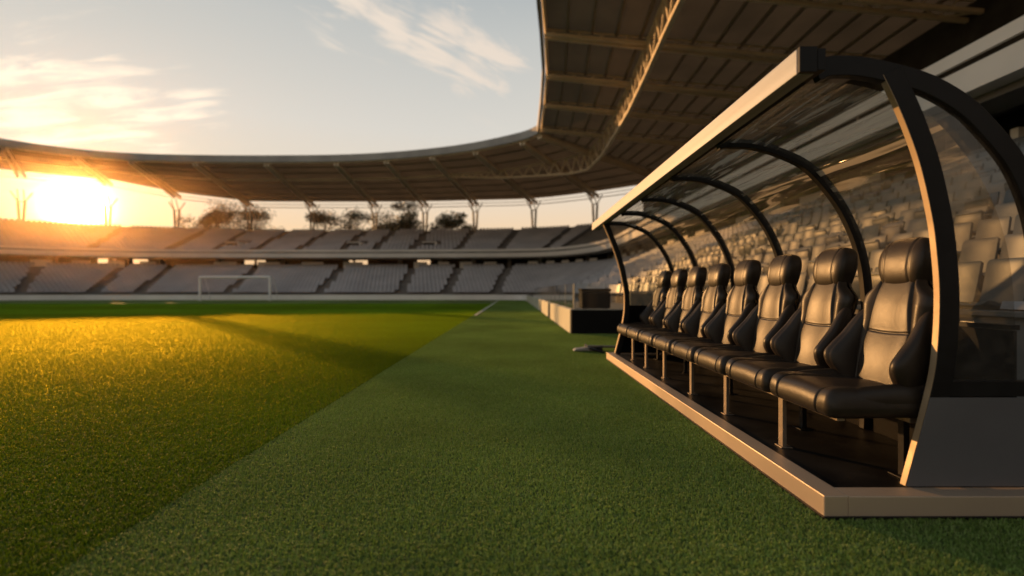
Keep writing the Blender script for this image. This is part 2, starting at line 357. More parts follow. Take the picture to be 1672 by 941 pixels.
# grass blades
def blade_tile(name, size, count, h, w, lean, mat, seed, curl=0.0):
    r = np.random.default_rng(seed)
    x = r.uniform(-size/2, size/2, count); y = r.uniform(-size/2, size/2, count)
    az = r.uniform(0, 2*math.pi, count); hh = h * r.uniform(.55, 1.15, count); ww = w * r.uniform(.6, 1.2, count)
    la = r.uniform(0, 2*math.pi, count); ln = lean * r.uniform(.1, 1.0, count) * hh
    dx = np.cos(az) * ww / 2; dy = np.sin(az) * ww / 2
    lx = np.cos(la) * ln; ly = np.sin(la) * ln
    V = np.zeros((count, 5, 3), dtype=np.float32)
    V[:, 0] = np.stack([x-dx, y-dy, np.full(count, -.003)], 1); V[:, 1] = np.stack([x+dx, y+dy, np.full(count, -.003)], 1)
    mx = x + lx*.35; my = y + ly*.35; mz = hh*.6
    V[:, 2] = np.stack([mx+dx*.85, my+dy*.85, mz], 1); V[:, 3] = np.stack([mx-dx*.85, my-dy*.85, mz], 1)
    V[:, 4] = np.stack([x+lx*(1+curl), y+ly*(1+curl), hh*(1-.35*ln/np.maximum(hh, 1e-6)*(1+curl))], 1)
    me = bpy.data.meshes.new(name)
    me.vertices.add(count*5); me.vertices.foreach_set('co', V.ravel())
    base = np.arange(count)*5
    loops = np.stack([base, base+1, base+2, base+3, base+3, base+2, base+4], 1).ravel().astype(np.int32)
    starts = np.stack([np.arange(count)*7, np.arange(count)*7+4], 1).ravel().astype(np.int32)
    me.loops.add(count*7); me.loops.foreach_set('vertex_index', loops)
    me.polygons.add(count*2); me.polygons.foreach_set('loop_start', starts)
    me.polygons.foreach_set('loop_total', np.tile([4, 3], count).astype(np.int32))
    me.update(calc_edges=True); me.validate(); me.materials.append(mat)
    ob = bpy.data.objects.new(name, me)
    return ob
def scatter(name, pts, tile, label, cat):
    me = bpy.data.meshes.new(name); me.from_pydata(pts, [], [])
    ob = bpy.data.objects.new(name, me); COL.objects.link(ob)
    me.materials.append(tile.data.materials[0])
    ng = bpy.data.node_groups.new(name + '_nodes', 'GeometryNodeTree')
    ng.interface.new_socket('Geometry', in_out='INPUT', socket_type='NodeSocketGeometry')
    ng.interface.new_socket('Geometry', in_out='OUTPUT', socket_type='NodeSocketGeometry')
    gi = ng.nodes.new('NodeGroupInput'); go = ng.nodes.new('NodeGroupOutput')
    ip = ng.nodes.new('GeometryNodeInstanceOnPoints'); oi = ng.nodes.new('GeometryNodeObjectInfo')
    oi.inputs['Object'].default_value = tile; oi.inputs['As Instance'].default_value = True
    rv = ng.nodes.new('FunctionNodeRandomValue'); rv.data_type = 'INT'
    rv.inputs['Min'].default_value = 0; rv.inputs['Max'].default_value = 3
    ml = ng.nodes.new('ShaderNodeMath'); ml.operation = 'MULTIPLY'; ml.inputs[1].default_value = math.pi/2
    cx = ng.nodes.new('ShaderNodeCombineXYZ')
    L = ng.links
    out_int = [o for o in rv.outputs if o.type == 'INT' and o.enabled][0]
    L.new(out_int, ml.inputs[0]); L.new(ml.outputs[0], cx.inputs['Z'])
    L.new(gi.outputs[0], ip.inputs['Points']); L.new(oi.outputs['Geometry'], ip.inputs['Instance'])
    L.new(cx.outputs[0], ip.inputs['Rotation']); L.new(ip.outputs[0], go.inputs[0])
    md = ob.modifiers.new('blades', 'NODES'); md.node_group = ng
    tag(ob, label, cat, kind='stuff'); return ob
def grid_pts(x0f, x1f, y0, y1, s, z=0.0):
    pts = []
    ny = int(round((y1-y0)/s))
    for j in range(ny):
        y = y0 + (j+.5)*s
        xa = x0f(y); xb = x1f(y)
        if callable(xb): xb = xb(y)
        # anchor columns on the seam side so tiles meet it exactly
        yield_pts = []
        yield_pts.append((xa, xb, y))
        for a, b, yy in yield_pts:
            n = int(math.ceil((b-a)/s))
            for i in range(n): pts.append((b-(i+.5)*s, yy, z))
    return pts
t_near = blade_tile('grass_blade_tile', .5, 4200, .026, .0036, 1.3, M['blade'], 1)
t_mid = blade_tile('grass_blade_tile_far', 1.0, 9000, .022, .0048, 1.3, M['blade'], 2)
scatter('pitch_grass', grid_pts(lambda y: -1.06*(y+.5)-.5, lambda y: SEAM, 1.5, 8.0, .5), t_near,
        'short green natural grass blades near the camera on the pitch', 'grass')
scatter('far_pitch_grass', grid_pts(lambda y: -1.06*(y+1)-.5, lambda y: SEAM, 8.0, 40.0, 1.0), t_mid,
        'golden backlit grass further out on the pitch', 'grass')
t_turf = blade_tile('turf_fibre_tile', .5, 5200, .016, .0040, 1.3, M['tblade'], 3, curl=.3)
tp = []
for j in range(int((13.0-1.0)/.5)):
    y = 1.0+(j+.5)*.5
    xr = 4.0
    n = int((xr-SEAM)/.5)
    for i in range(n):
        x = SEAM+(i+.5)*.5
        if abs(x) > 1.06*y+.8: continue
        if x > 1.9 and 2.6 < y < 7.2: continue
        if y > 12.3 and x > 1.4: continue
        tp.append((x, y, 0))
scatter('artificial_turf_fibre', tp, t_turf, 'dense curled artificial turf fibres beside the dugout', 'artificial turf')
t_turf2 = blade_tile('turf_fibre_tile_far', 1.0, 9000, .017, .0075, 1.3, M['tblade'], 4, curl=.3)
tp = [(SEAM+i+.5, 13.5+j, 0) for j in range(40) for i in range(3)]
scatter('far_artificial_turf_fibre', tp, t_turf2, 'far stretch of artificial turf fibres between pitch and perimeter wall', 'artificial turf')

# ------------------------------------------------------------------ dugout shelter
DY0, DY1 = 2.385, 7.50
dug = thing('team_dugout', 'curved glazed team dugout with black ribs, aluminium roof lip and metal plinth', 'dugout', (1.9, 4.95, 0))
mb = MB()
mb.poly([(1.42, 0.0), (1.42, .103), (1.53, .103), (1.53, 0.0)], 2.275, 7.60)
pl = mb.build('plinth', M['plinth'], dug, bevel=.004)
for a, b in ((2.277, 2.384), (7.5, 7.598)):
    mb = MB(); mb.quadbox(1.532, 2.75, a, b, .0, .101); mb.build('plinth_end', M['plinth'], dug, bevel=.004)
mb = MB(); mb.quadbox(1.532, 2.52, 2.386, 7.498, .02, .088); mb.build('floor_deck', M['floor'], dug)
mb = MB(); mb.quadbox(1.405, 1.419, 2.262, 7.61, .0, .012); mb.quadbox(1.421, 2.75, 2.262, 2.274, .0, .012)
mb.build('plinth_gasket', M['black'], dug)
for x in (2.1, ):
    pass
# lip beam
mb = MB(); mb.quadbox(1.311, 1.392, 2.305, 8.3, 2.042, 2.159); mb.build('roof_lip', M['alu'], dug, bevel=.004)
mb = MB(); mb.quadbox(1.311, 1.392, 2.28, 2.303, 2.042, 2.159); mb.quadbox(1.3935, 1.43, 2.28, 8.28, 2.05, 2.15); mb.build('lip_end_cap', M['black'], dug, bevel=.002)
def offset(pts, t):
    out = []
    for i, p in enumerate(pts):
        a = pts[max(i-1, 0)]; b = pts[min(i+1, len(pts)-1)]
        d = np.array(b) - np.array(a); d /= np.linalg.norm(d)
        out.append((p[0] + d[1]*t, p[1] - d[0]*t))
    return out
RIB = [(1.40, 2.062), (1.466, 2.079), (1.661, 2.072), (1.861, 2.012), (2.06, 1.905), (2.26, 1.672), (2.378, 1.445), (2.438, 1.24), (2.463, 1.06), (2.475, .85), (2.475, .5), (2.46, .089)]
ARCH = [(1.431, 2.135), (1.52, 2.165), (1.703, 2.157), (1.976, 2.088), (2.181, 1.977), (2.319, 1.847), (2.449, 1.683), (2.54, 1.48), (2.59, 1.25), (2.60, 1.0), (2.60, .6), (2.58, .103)]
ribd = [tuple(p) for p in dense(RIB, 6)]; archd = [tuple(p) for p in dense(ARCH, 6)]
mb = MB(); mb.strip((archd, offset(archd, -.0) and [(p[0], p[1]) for p in offset(archd, .095)]), DY0, DY0+.045)
mb.build('end_arch', M['black'], dug, smooth='auto', bevel=.003)
for k in range(1, 5):
    y = 2.42 + 1.02*k
    mb = MB(); mb.strip((ribd, offset(ribd, .058)), y-.025, y+.025); mb.build('rib', M['black'], dug, smooth='auto', bevel=.003)
mb = MB(); mb.strip((ribd, offset(ribd, .058)), DY1-.045, DY1); mb.build('rib', M['black'], dug, smooth='auto', bevel=.003)
# front posts
POST = [(1.75, 2.075), (1.838, 1.889), (1.920, 1.668), (1.976, 1.436), (2.002, 1.269), (2.020, 1.019), (2.008, .749), (1.970, .532), (1.856, .106)]
POST = [(x+.022, z) for x, z in POST]
pd = [tuple(p) for p in dense(POST, 6)]
po = offset(pd, -.092)     # toward +X
mb = MB(); mb.strip((pd, po), DY0-.003, DY0+.034); mb.build('front_post', M['black'], dug, smooth='auto', bevel=.002)
tr = offset(pd, .004)
mb = MB(); mb.strip((tr, offset(pd, .0005)), DY0-.001, DY0+.032); mb.build('edge_trim', M['trim'], dug, smooth='auto')
FPOST = [(1.354, 2.04), (1.49, 1.71), (1.585, 1.42), (1.635, 1.2), (1.67, .98), (1.655, .63), (1.53, .105)]
fd = [tuple(p) for p in dense(FPOST, 6)]; fo = offset(fd, -.07)
mb = MB(); mb.strip((fd, fo), DY1-.045, DY1); mb.build('front_post', M['black'], dug, smooth='auto')
mb = MB(); mb.strip((offset(fd, .01), offset(fd, .0005)), DY1-.05, DY1-.002); mb.build('edge_trim', M['trim'], dug, smooth='auto')
# end panels
def xat(line, z):
    zs = [p[1] for p in line][::-1]; xs = [p[0] for p in line][::-1]
    return float(np.interp(z, zs, xs))
ai = [p for p in offset(archd, .095)]
mb = MB(); mb.poly([(xat(pd, .106)+.001, .106), (2.75, .106), (2.75, .53), (xat(pd, .53)+.001, .53)], DY0-.006, DY0-.002)
mb.build('end_panel', M['panel'], dug, bevel=.001)
mb = MB(); mb.poly([(xat(pd, .535), .535), (2.75, .535), (2.75, .605), (xat(pd, .605)+.01, .605)], DY0-.004, DY0+.05)
mb.build('end_rail', M['black'], dug)
mb = MB(); mb.poly([(xat(fd, .106)+.03, .106), (2.47, .106), (2.47, .82), (xat(fd, .82)+.03, .82)], DY1-.03, DY1-.02)
mb.build('end_panel', M['rearpanel'], dug)
def pane_between(a, b, zlo, y, n=24, zhi=2.02):
    rows = []
    for i in range(n+1):
        z = zlo + (zhi-zlo)*i/n
        xa = xat(a, z); xb = xat(b, z)
        rows.append([(xa, y, z), (xb, y, z)])
    m = MB(); m.sheet(rows); return m
arch_front = [p for p in archd if True]
def arch_x(z, line):
    pts = [p for p in line if p[0] > 1.6]
    zs = np.array([p[1] for p in pts]); xs = np.array([p[0] for p in pts]); o = np.argsort(zs)
    return float(np.interp(z, zs[o], xs[o]))
def pane(a_front, line_back, zlo, zhi, y, off):
    rows = []
    for i in range(25):
        z = zlo + (zhi-zlo)*i/24
        xa = xat(a_front, z)+.05; xb = max(arch_x(z, line_back)-off, xa+.001)
        rows.append([(xa, y, z), (xb, y, z)])
    m = MB(); m.sheet(rows); return m
pane(pd, archd, .60, 2.07, DY0+.022, .03).build('end_pane', M['glass_flat'], dug, fix=False)
# front sliver of end glazing between lip and post
mb = MB()
pane(fd, ribd, .82, 2.0, DY1-.022, .03).build('end_pane', M['glass_flat'], dug, fix=False)
# shell glazing by bay
gl = [p for p in offset(ribd, .028)]
gl = [p for p in gl if p[1] > .84] + [(xat(offset(ribd, .028), .84), .84)]
edges = [2.43, 3.44, 4.46, 5.48, 6.50, 7.455]
for a, b in zip(edges[:-1], edges[1:]):
    rows = []
    for (x, z) in gl: rows.append([(x, a + (b-a)*t/8, z) for t in range(9)])
    m = MB(); m.sheet(rows); m.build('shell_pane', M['glass'], dug, smooth=True, fix=False)
mb = MB(); mb.quadbox(2.44, 2.455, 2.43, 7.455, .088, .845); mb.build('rear_panel', M['rearpanel'], dug)
mb = MB(); mb.quadbox(2.425, 2.47, 2.43, 7.455, .848, .872); mb.build('rear_rail', M['black'], dug)
# bench frame
mb = MB(); mb.quadbox(1.625, 1.665, 2.5, 7.44, .386, .402); mb.build('bench_rail', M['leg'], dug, bevel=.003)
mb = MB(); mb.quadbox(1.99, 2.03, 2.5, 7.44, .375, .402); mb.build('bench_rail', M['leg'], dug, bevel=.003)
for y in (3.05, 3.85, 4.6, 5.43, 6.17, 6.85):
    mb = MB(); mb.quadbox(1.635, 1.660, y-.025, y+.025, .088, .386); mb.quadbox(1.62, 1.69, y-.04, y+.04, .088, .094); mb.build('leg', M['leg'], dug, bevel=.002)
for y in (2.56, 3.45, 4.6, 5.8, 6.9):
    mb = MB(); mb.quadbox(1.99, 2.02, y-.02, y+.02, .088, .375); mb.quadbox(1.96, 2.05, y-.05, y+.05, .088, .094); mb.build('leg', M['black'], dug, bevel=.002)

# ------------------------------------------------------------------ padded seats
def g(x, s): return math.exp(-(x/s)**2)
def build_dugout_seat():
    root = thing('padded_seat', 'x', 'seat', (1.8, 0, .402), 'padded leather seats in the dugout')
    O = Vector((1.8, 0, .402))
    B = Vector((2.045, 0, .49)); d = Vector((.205, 0, .979)).normalized(); nf = Vector((-d.z, 0, d.x)); yv = Vector((0, 1, 0))
    P = lambda h, w, f: tuple(B + d*h + yv*w + nf*f)
    # backrest heightfield
    WT = [(-.06, .19), (.1, .215), (.25, .225), (.38, .232), (.44, .243), (.49, .252), (.525, .243), (.555, .205), (.585, .165), (.62, .140), (.67, .13)]
    hs = np.linspace(-.06, .665, 150); us = np.linspace(-1, 1, 131)
    zs_ = np.array([a for a, _ in WT]);
    Wd = [tuple(p) for p in dense(WT, 6)]
    def W(h): return float(np.interp(h, [p[0] for p in Wd], [p[1] for p in Wd]))
    def seam(h): return interp(h, [(-.06, .165), (.1, .168), (.3, .155), (.45, .132), (.58, .115), (.67, .112)])
    rows = []
    for h in hs:
        Wh = W(h); row = []
        for u in us:
            w = math.sin(u*math.pi/2)*Wh if False else u*Wh
            edge = (1-abs(u)**5)
            f = .055*max(edge, 0)**.45
            sm = seam(h); aw = abs(w)
            # centre panel pillow, wing swell
            if aw < sm: f += .004 + .010*(1-(aw/sm)**4) - .012*(1-(aw/sm)**2)
            else:
                t = min(1, (aw-sm)/max(.001, (Wh-sm))); f += .030*math.sin(min(1, t*1.15)*math.pi*.75)*interp(h, [(-.06, .5), (.38, .7), (.47, 1), (.6, .7), (.67, .2)])
            hg = .315 + .007*(w/.15)**2
            f -= .008*g(aw-sm, .004)
            if aw < sm+.004: f -= .007*g(h-hg, .004)
            if aw < sm:  # lumbar swell and upper swell between seams
                f += .012*math.cos(min(1, abs(h-.16)/.17)*math.pi/2) + .012*math.cos(min(1, abs(h-.47)/.15)*math.pi/2)
            topf = min(1, (.665-h)/.03) if h > .635 else 1
            f *= max(topf, 0)**.5 if topf < 1 else 1
            row.append(P(h, w, f))
        rows.append(row)
    mb = MB(); mb.sheet(rows)
    back = []
    for h in hs:
        Wh = W(h); back.append([P(h, -u*Wh, -.055*max(1-abs(u)**3, 0)**.5) for u in us])
    mb.sheet(back)
    mb.build('backrest', M['leather'], root, smooth=True, fix=False)
    # bolsters
    for s in (-1, 1):
        T = [(.470, .222, .010, .006, .006), (.455, .226, .018, .020, .022), (.42, .232, .030, .030, .036), (.36, .240, .044, .038, .052), (.28, .248, .060, .044, .070),
             (.20, .253, .080, .048, .096), (.145, .254, .092, .050, .108), (.09, .248, .084, .049, .100), (.03, .236, .056, .044, .070), (-.02, .222, .040, .034, .046), (-.055, .215, .036, .018, .026), (-.062, .214, .034, .004, .006)]
        Td = dense(T, 5); rings = []
        for (h, c, f0, a, b) in Td:
            ring = []
            for k in range(40):
                t = 2*math.pi*k/40; ct, st = math.cos(t), math.sin(t)
                e = .82
                wx = math.copysign(abs(ct)**e, ct)*a; fx = math.copysign(abs(st)**e, st)*b
                # lean outward with depth, crease along the front edge
                rad = 1 - .07*g(((t - math.pi*.62 + math.pi) % (2*math.pi)) - math.pi, .13)
                w = c - .012 + (wx*rad) + .22*(fx); 
                ring.append(P(h, s*w, f0 + fx*rad))
            rings.append(ring if s > 0 else ring[::-1])
        mb = MB(); mb.rings(rings); mb.build('side_bolster', M['leather'], root, smooth=True)
    # headrest
    H = [(.572, .070, .030), (.578, .116, .044), (.598, .134, .058), (.635, .148, .068), (.68, .161, .073), (.735, .166, .074), (.78, .159, .069), (.815, .141, .060), (.838, .115, .048), (.849, .080, .032), (.852, .03, .012)]
    Hd = dense(H, 6); rings = []
    for (h, a, b) in Hd:
        ring = []
        for k in range(120):
            t = 2*math.pi*k/120; ct, st = math.cos(t), math.sin(t)
            w = math.copysign(abs(ct)**.52, ct)*a; f = math.copysign(abs(st)**.60, st)*b
            gg = .006*(g(abs(w)-.088, .0045)); 
            if f > -b*.6: f -= gg*math.copysign(1, f)
            ring.append(P(h, w, f + .022 - .02*((h-.73)/.12)**2*.5))
        rings.append(ring)
    mb = MB(); mb.rings(rings); mb.build('headrest', M['leather'], root, smooth=True)
    # cushion : side profile lofted across the width
    secs = []
    ys = np.concatenate([np.linspace(-.300, -.255, 12), np.linspace(-.25, .25, 101), np.linspace(.255, .300, 12)])
    prof = []
    base = [(2.10, .425), (2.10, .50), (2.06, .532), (1.95, .534), (1.85, .536), (1.75, .541), (1.66, .546), (1.598, .541), (1.562, .517), (1.546, .474), (1.550, .432), (1.580, .407), (1.66, .402), (1.9, .406), (2.06, .406)]
    bd = dense(base + [base[0]], 5)[:-1]; cx, cz = 1.83, .462
    for y in ys:
        e = (abs(y)-.250)/.050; k = 1.0 if e <= 0 else math.sqrt(max(0, 1-e*e))
        k = max(k, .04)
        ay = abs(y); sh = 1 - .16*g(ay-.185, .005)
        lift = .012*(1/(1+math.exp(-(ay-.2)/.01)))
        pill = .008*math.cos(min(1, ay/.185)*math.pi/2)
        ring = []
        for (x, z) in bd:
            dx, dz = x-cx, z-cz
            # shrink toward the profile's mid-line, not its centre, so the front edge stays square
            inx = dx if abs(dx) < .2 else math.copysign(.2 + (abs(dx)-.2)*1, dx)
            r_ = min(1, k)
            nx = cx + math.copysign(max(abs(dx) - .045*(1-r_), 0), dx) - (.0 if dx > 0 else -.0)
            if dx < -.2: nx += .010*g(ay-.185, .006)
            nz = cz + dz*(r_ if True else 1)
            if dz > 0: nz = cz + dz*r_ + (lift + pill)*r_ - .008*g(ay-.185, .005)
            if dz > 0 and x < 1.9: nz -= .007*g(x-1.70, .006)*(1 if ay < .185 else 0)
            ring.append((nx, y, nz))
        secs.append(ring)
    mb = MB(); mb.rings(secs); mb.build('cushion', M['leather'], root, smooth=True)
    for s in (-1, 1):
        T = [(1.64, .490, .006), (1.645, .490, .024), (1.67, .492, .042), (1.73, .497, .053), (1.84, .502, .059), (1.95, .506, .060), (2.05, .508, .054), (2.10, .508, .034), (2.11, .508, .008)]
        Td = dense(T, 5)
        rings = []
        for (x, z, r_) in Td:
            rings.append([(x, s*.256 + .72*r_*math.cos(2*math.pi*k/28)*s, z + r_*1.18*math.sin(2*math.pi*k/28)) for k in range(28)][::(1 if s > 0 else -1)])
        mb = MB(); mb.rings(rings); mb.build('cushion_bolster', M['leather'], root, smooth=True)
        mb = MB(); mb.quadbox(2.02, 2.10, s*.225-.012, s*.225+.012, .402, .53); mb.tube([(2.055, s*.2, .50), (2.055, s*.262, .50)], .02, 12)
        mb.build('hinge', M['leg'], root, bevel=.003)
    mb = MB(); mb.quadbox(1.62, 2.06, -.2, .2, .402, .412); mb.build('seat_pan', M['black'], root)
    return root
seat0 = build_dugout_seat()
seat_labels = ['black leather dugout seat nearest the camera, partly behind the curved front post',
               'black leather dugout seat, second from the grey end panel',
               'black leather dugout seat, third from the grey end panel',
               'black leather dugout seat, fourth from the near end',
               'black leather dugout seat, fourth from the far end',
               'black leather dugout seat, third from the far end',
               'black leather dugout seat, second from the far end',
               'black leather dugout seat at the far end of the row, beside the far post']
for k in range(8):
    o = seat0 if k == 0 else copy_tree(seat0)
    o.location = (1.8, 2.74 + .63*k, .402)
    o['label'] = seat_labels[k]

# ------------------------------------------------------------------ stands (stations: wall point W, back point T)
SW = 21.52
base_st = []
for y in (12.1, 18, 24, 30, 36, 42, 48): base_st.append(((1.38, y), (22.9, y)))
base_st += [((1.38, 51.5), (22.0, 55)), ((1.36, 53.6), (19.5, 62)), ((1.15, 55.2), (14.5, 69.5)), ((.2, 56.1), (8.5, 74.5)), ((-3, 56.4), (1.5, 77.2)), ((-8.2, 56.5), (-6.2, 78.3)),
            ((-13.5, 56.5), (-13.5, 79)), ((-23, 56.5), (-23.3, 79.5)), ((-34, 56.5), (-35.5, 79.3)), ((-44, 56.3), (-47.5, 77.8)), ((-50, 55.4), (-56, 75)), ((-55, 53.6), (-65, 70.2)),
            ((-60, 49.8), (-74, 62)), ((-63.6, 44), (-80.5, 52)), ((-65.5, 36), (-84.5, 40)), ((-66, 26), (-86, 27)), ((-66, 14), (-86, 14))]
ST = dense([(w[0], w[1], t[0], t[1]) for w, t in base_st], 4)
def sp(st, dd, z):
    t = dd / SW; return (st[0] + (st[2]-st[0])*t, st[1] + (st[3]-st[1])*t, z)
side_pre = [np.array((1.38, y, 22.9, y)) for y in (-6, 0, 6, 11.9)]
ST_ALL = side_pre + ST
i_corner = next(i for i, s in enumerate(ST) if s[1] > 55.9 or s[0] < 1.0)
END = ST[i_corner:]; SIDE = side_pre + ST[:i_corner+1]; SIDEF = ST[:i_corner+1]
def loft(stations, prof, closed=True):
    m = MB()
    if closed: m.rings([[sp(s, d_, z) for d_, z in prof] for s in stations])
    else: m.sheet([[sp(s, d_, z) for d_, z in prof] for s in stations])
    return m
ROW0, ROWD, NR = 2.78, .65, 12
lower_prof = []
for k in range(NR):
    lower_prof += [(ROW0+ROWD*k, .5+.3*k), (ROW0+ROWD*(k+1), .5+.3*k)]
ltop = ROW0+ROWD*NR; lz = .5+.3*(NR-1)
lower_poly = lower_prof + [(ltop, lz+.3), (13.2, lz+.3), (13.2, lz-.2), (ROW0, -.02)]
UR0, URD, NU = 9.1, .77, 16
up_prof = []
for k in range(NU): up_prof += [(UR0+URD*k, 5.95+.27*k), (UR0+URD*(k+1), 5.95+.27*k)]
utop = UR0+URD*NU; uz = 5.95+.27*(NU-1)
up_poly = up_prof + [(utop, uz+.55), (utop+.25, uz+.55), (utop+.25, uz-1.0), (UR0+1, 5.25), (UR0, 5.25)]
stands = {}
for nm, sts, stf in (('end_stand', END, END), ('side_stand', SIDE, SIDEF)):
    mid = sp(sts[len(sts)//2], 3, 0)
    r_ = thing(nm, 'two tier concrete stand curving behind the far goal' if nm == 'end_stand' else 'two tier concrete side stand rising behind the dugout', 'stand', mid)
    stands[nm] = r_
    loft(sts, lower_poly).build('lower_terrace', M['concrete'], r_)
    loft(sts, up_poly).build('upper_terrace', M['concrete'], r_)
    loft(sts, [(8.62, 5.42), (8.62, 5.98), (9.09, 5.98), (9.09, 5.42)]).build('fascia', M['fascia'], r_)
    loft(sts, [(8.66, 6.16), (8.66, 6.46), (8.74, 6.46), (8.74, 6.16)]).build('balcony_rail', M['fascia'], r_)
    for s in sts[::2]:
        m = MB(); a = sp(s, 8.8, 5.98); b = sp(s, 8.72, 6.3); m.bar(a, b, .06, .06); m.build('rail_post', M['steel_dark'], r_)
    loft(stf, [(.18, .0), (.18, .5), (ROW0, .5), (ROW0, .0)]).build('apron', M['concrete'], r_)
    # concourse wall with a few small openings to the evening sky
    for i in range(0, len(sts)-1):
        a_, b_ = sp(sts[i], 13, 0), sp(sts[i+1], 13, 0)
        hole = nm == 'end_stand' and any(min(a_[0], b_[0]) <= q < max(a_[0], b_[0]) for q in (-50.5, -54.5, -37.2, -22.6, -12.6))
        if hole:
            loft(sts[i:i+2], [(13.0, lz), (13.0, 4.75), (13.15, 4.75), (13.15, lz)]).build('concourse_wall', M['concrete_dark'], r_)
            loft(sts[i:i+2], [(13.0, 5.35), (13.0, 7.2), (13.15, 7.2), (13.15, 5.35)]).build('concourse_wall', M['concrete_dark'], r_)
        else: loft(sts[i:i+2], [(13.0, lz), (13.0, 7.2), (13.15, 7.2), (13.15, lz)]).build('concourse_wall', M['concrete_dark'], r_)
    for i in range(1, len(sts)-1, 2):
        if i % 5 == 0: continue
        loft([sts[i], sts[i+1] if i+1 < len(sts) else sts[i]], [(ltop+.1, lz+.3), (ltop+.1, lz+1.15), (ltop+.25, lz+1.15), (ltop+.25, lz+.3)]).build('parapet', M['fascia'], r_)
    for i in range(0, len(sts), 3):
        m = MB(); a = sp(sts[i], 11.8, lz+.3); b = sp(sts[i], 11.8, 6.3); m.bar(a, b, .5, .5); m.build('concourse_column', M['concrete'], r_)
loft([s for s in SIDE if s[3] < 66], [(21.4, 9.0), (21.4, 15.36), (21.6, 15.36), (21.6, 9.0)]).build('rear_wall', M['concrete_dark'], stands['side_stand'])
# recess wall behind dugout and the cross wall of the recess
mb = MB(); mb.quadbox(3.98, 4.15, -6, 11.9, .0, .83); mb.quadbox(3.94, 4.19, -6, 11.9, .832, .87)
mb.build('recess_wall', M['concrete'], stands['side_stand'])

# perimeter wall segments
wl = thing('perimeter_wall', 'low pale painted wall between turf and side stand, with dark gate gaps', 'wall', (1.38, 20, 0))
for a, b in ((12.12, 18.6), (19.9, 24.5), (25.6, 51)):
    mb = MB(); mb.quadbox(1.38, 1.55, a, b, 0, .58); mb.build('wall_panel', M['wall_white'], wl, bevel=.01)
for a, b in ((18.6, 19.9), (24.5, 25.6)):
    mb = MB(); mb.quadbox(1.45, 1.5, a+.02, b-.02, 0.03, .45)
    mb.build('gate_leaf', M['wall_black'], wl)
cs = [s for s in ST if s[1] > 50.5]
ew = thing('end_wall', 'low white wall along the far pitch end below the end stand', 'wall', (-20, 56.5, 0))
gaps = {6, 17, 24, 31, 40}
for i in range(len(cs)-1):
    loft(cs[i:i+2], [(0, 0), (0, .58), (.16, .58), (.16, 0)]).build('wall_panel', M['wall_end'], ew)
bw = thing('black_hoarding_wall', 'black hoarding wall closing the recess beyond the dugout', 'wall', (2.6, 12.0, 0))
mb = MB(); mb.quadbox(1.40, 3.97, 11.98, 12.10, 0, .575); mb.build('board', M['wall_black'], bw, bevel=.005)
mb = MB(); mb.quadbox(1.385, 3.97, 11.97, 12.11, .577, .60); mb.build('cap_strip', M['greymetal'], bw)
# glass barriers
gb = thing('glass_barrier', 'clear glass barrier panels on top of the pale perimeter wall', 'barrier', (1.46, 20, .58))
y = 12.14
while y < 34:
    mb = MB(); mb.sheet([[(1.46, y+.03, .58), (1.46, y+1.75, .58)], [(1.46, y+.03, 1.22), (1.46, y+1.75, 1.22)]]); mb.build('pane', M['barrier'], gb, fix=False)
    mb = MB(); mb.quadbox(1.452, 1.468, y-.008, y+.008, .58, 1.21); mb.build('post', M['greymetal'], gb)
    y += 1.8
gb2 = thing('glass_barrier', 'clear glass barrier standing on the black hoarding wall beyond the dugout', 'barrier', (2.6, 12.04, .6))
for x in (1.5, 2.75):
    mb = MB(); mb.sheet([[(x, 12.04, .60), (x+1.2, 12.04, .60)], [(x, 12.04, 1.22), (x+1.2, 12.04, 1.22)]]); mb.build('pane', M['barrier'], gb2, fix=False)
    mb = MB(); mb.quadbox(x-.04, x-.01, 12.02, 12.06, .60, 1.2); mb.build('post', M['greymetal'], gb2)

# ------------------------------------------------------------------ stand seats
def seat_geo(m, px, py, pz, fx, fy, s=1.0, simple=True):
    # (fx, fy): unit direction the sitter faces ; seat 0.43 wide
    wx, wy = -fy, fx
    def q(f, w, z): return (px + fx*f + wx*w, py + fy*f + wy*w, pz + z)
    b = len(m.v)
    h = .215
    m.v += [q(-.10, -h, .42), q(-.10, h, .42), q(-.17, h*.93, .82), q(-.17, -h*.93, .82), q(-.22, h*.93, .80), q(-.22, -h*.93, .80), q(-.16, h, .42), q(-.16, -h, .42)]
    m.f += [(b, b+1, b+2, b+3), (b+3, b+2, b+4, b+5), (b+5, b+4, b+6, b+7), (b+1, b+6, b+4, b+2), (b, b+3, b+5, b+7)]
    b = len(m.v)
    m.v += [q(-.14, -h, .40), q(-.14, h, .40), q(.22, h*.95, .45), q(.22, -h*.95, .45), q(.24, h*.95, .38), q(.24, -h*.95, .38)]
    m.f += [(b+3, b+2, b+1, b), (b+2, b+3, b+5, b+4), (b, b+1, b+4, b+5), (b+1, b+2, b+4), (b, b+5, b+3)]
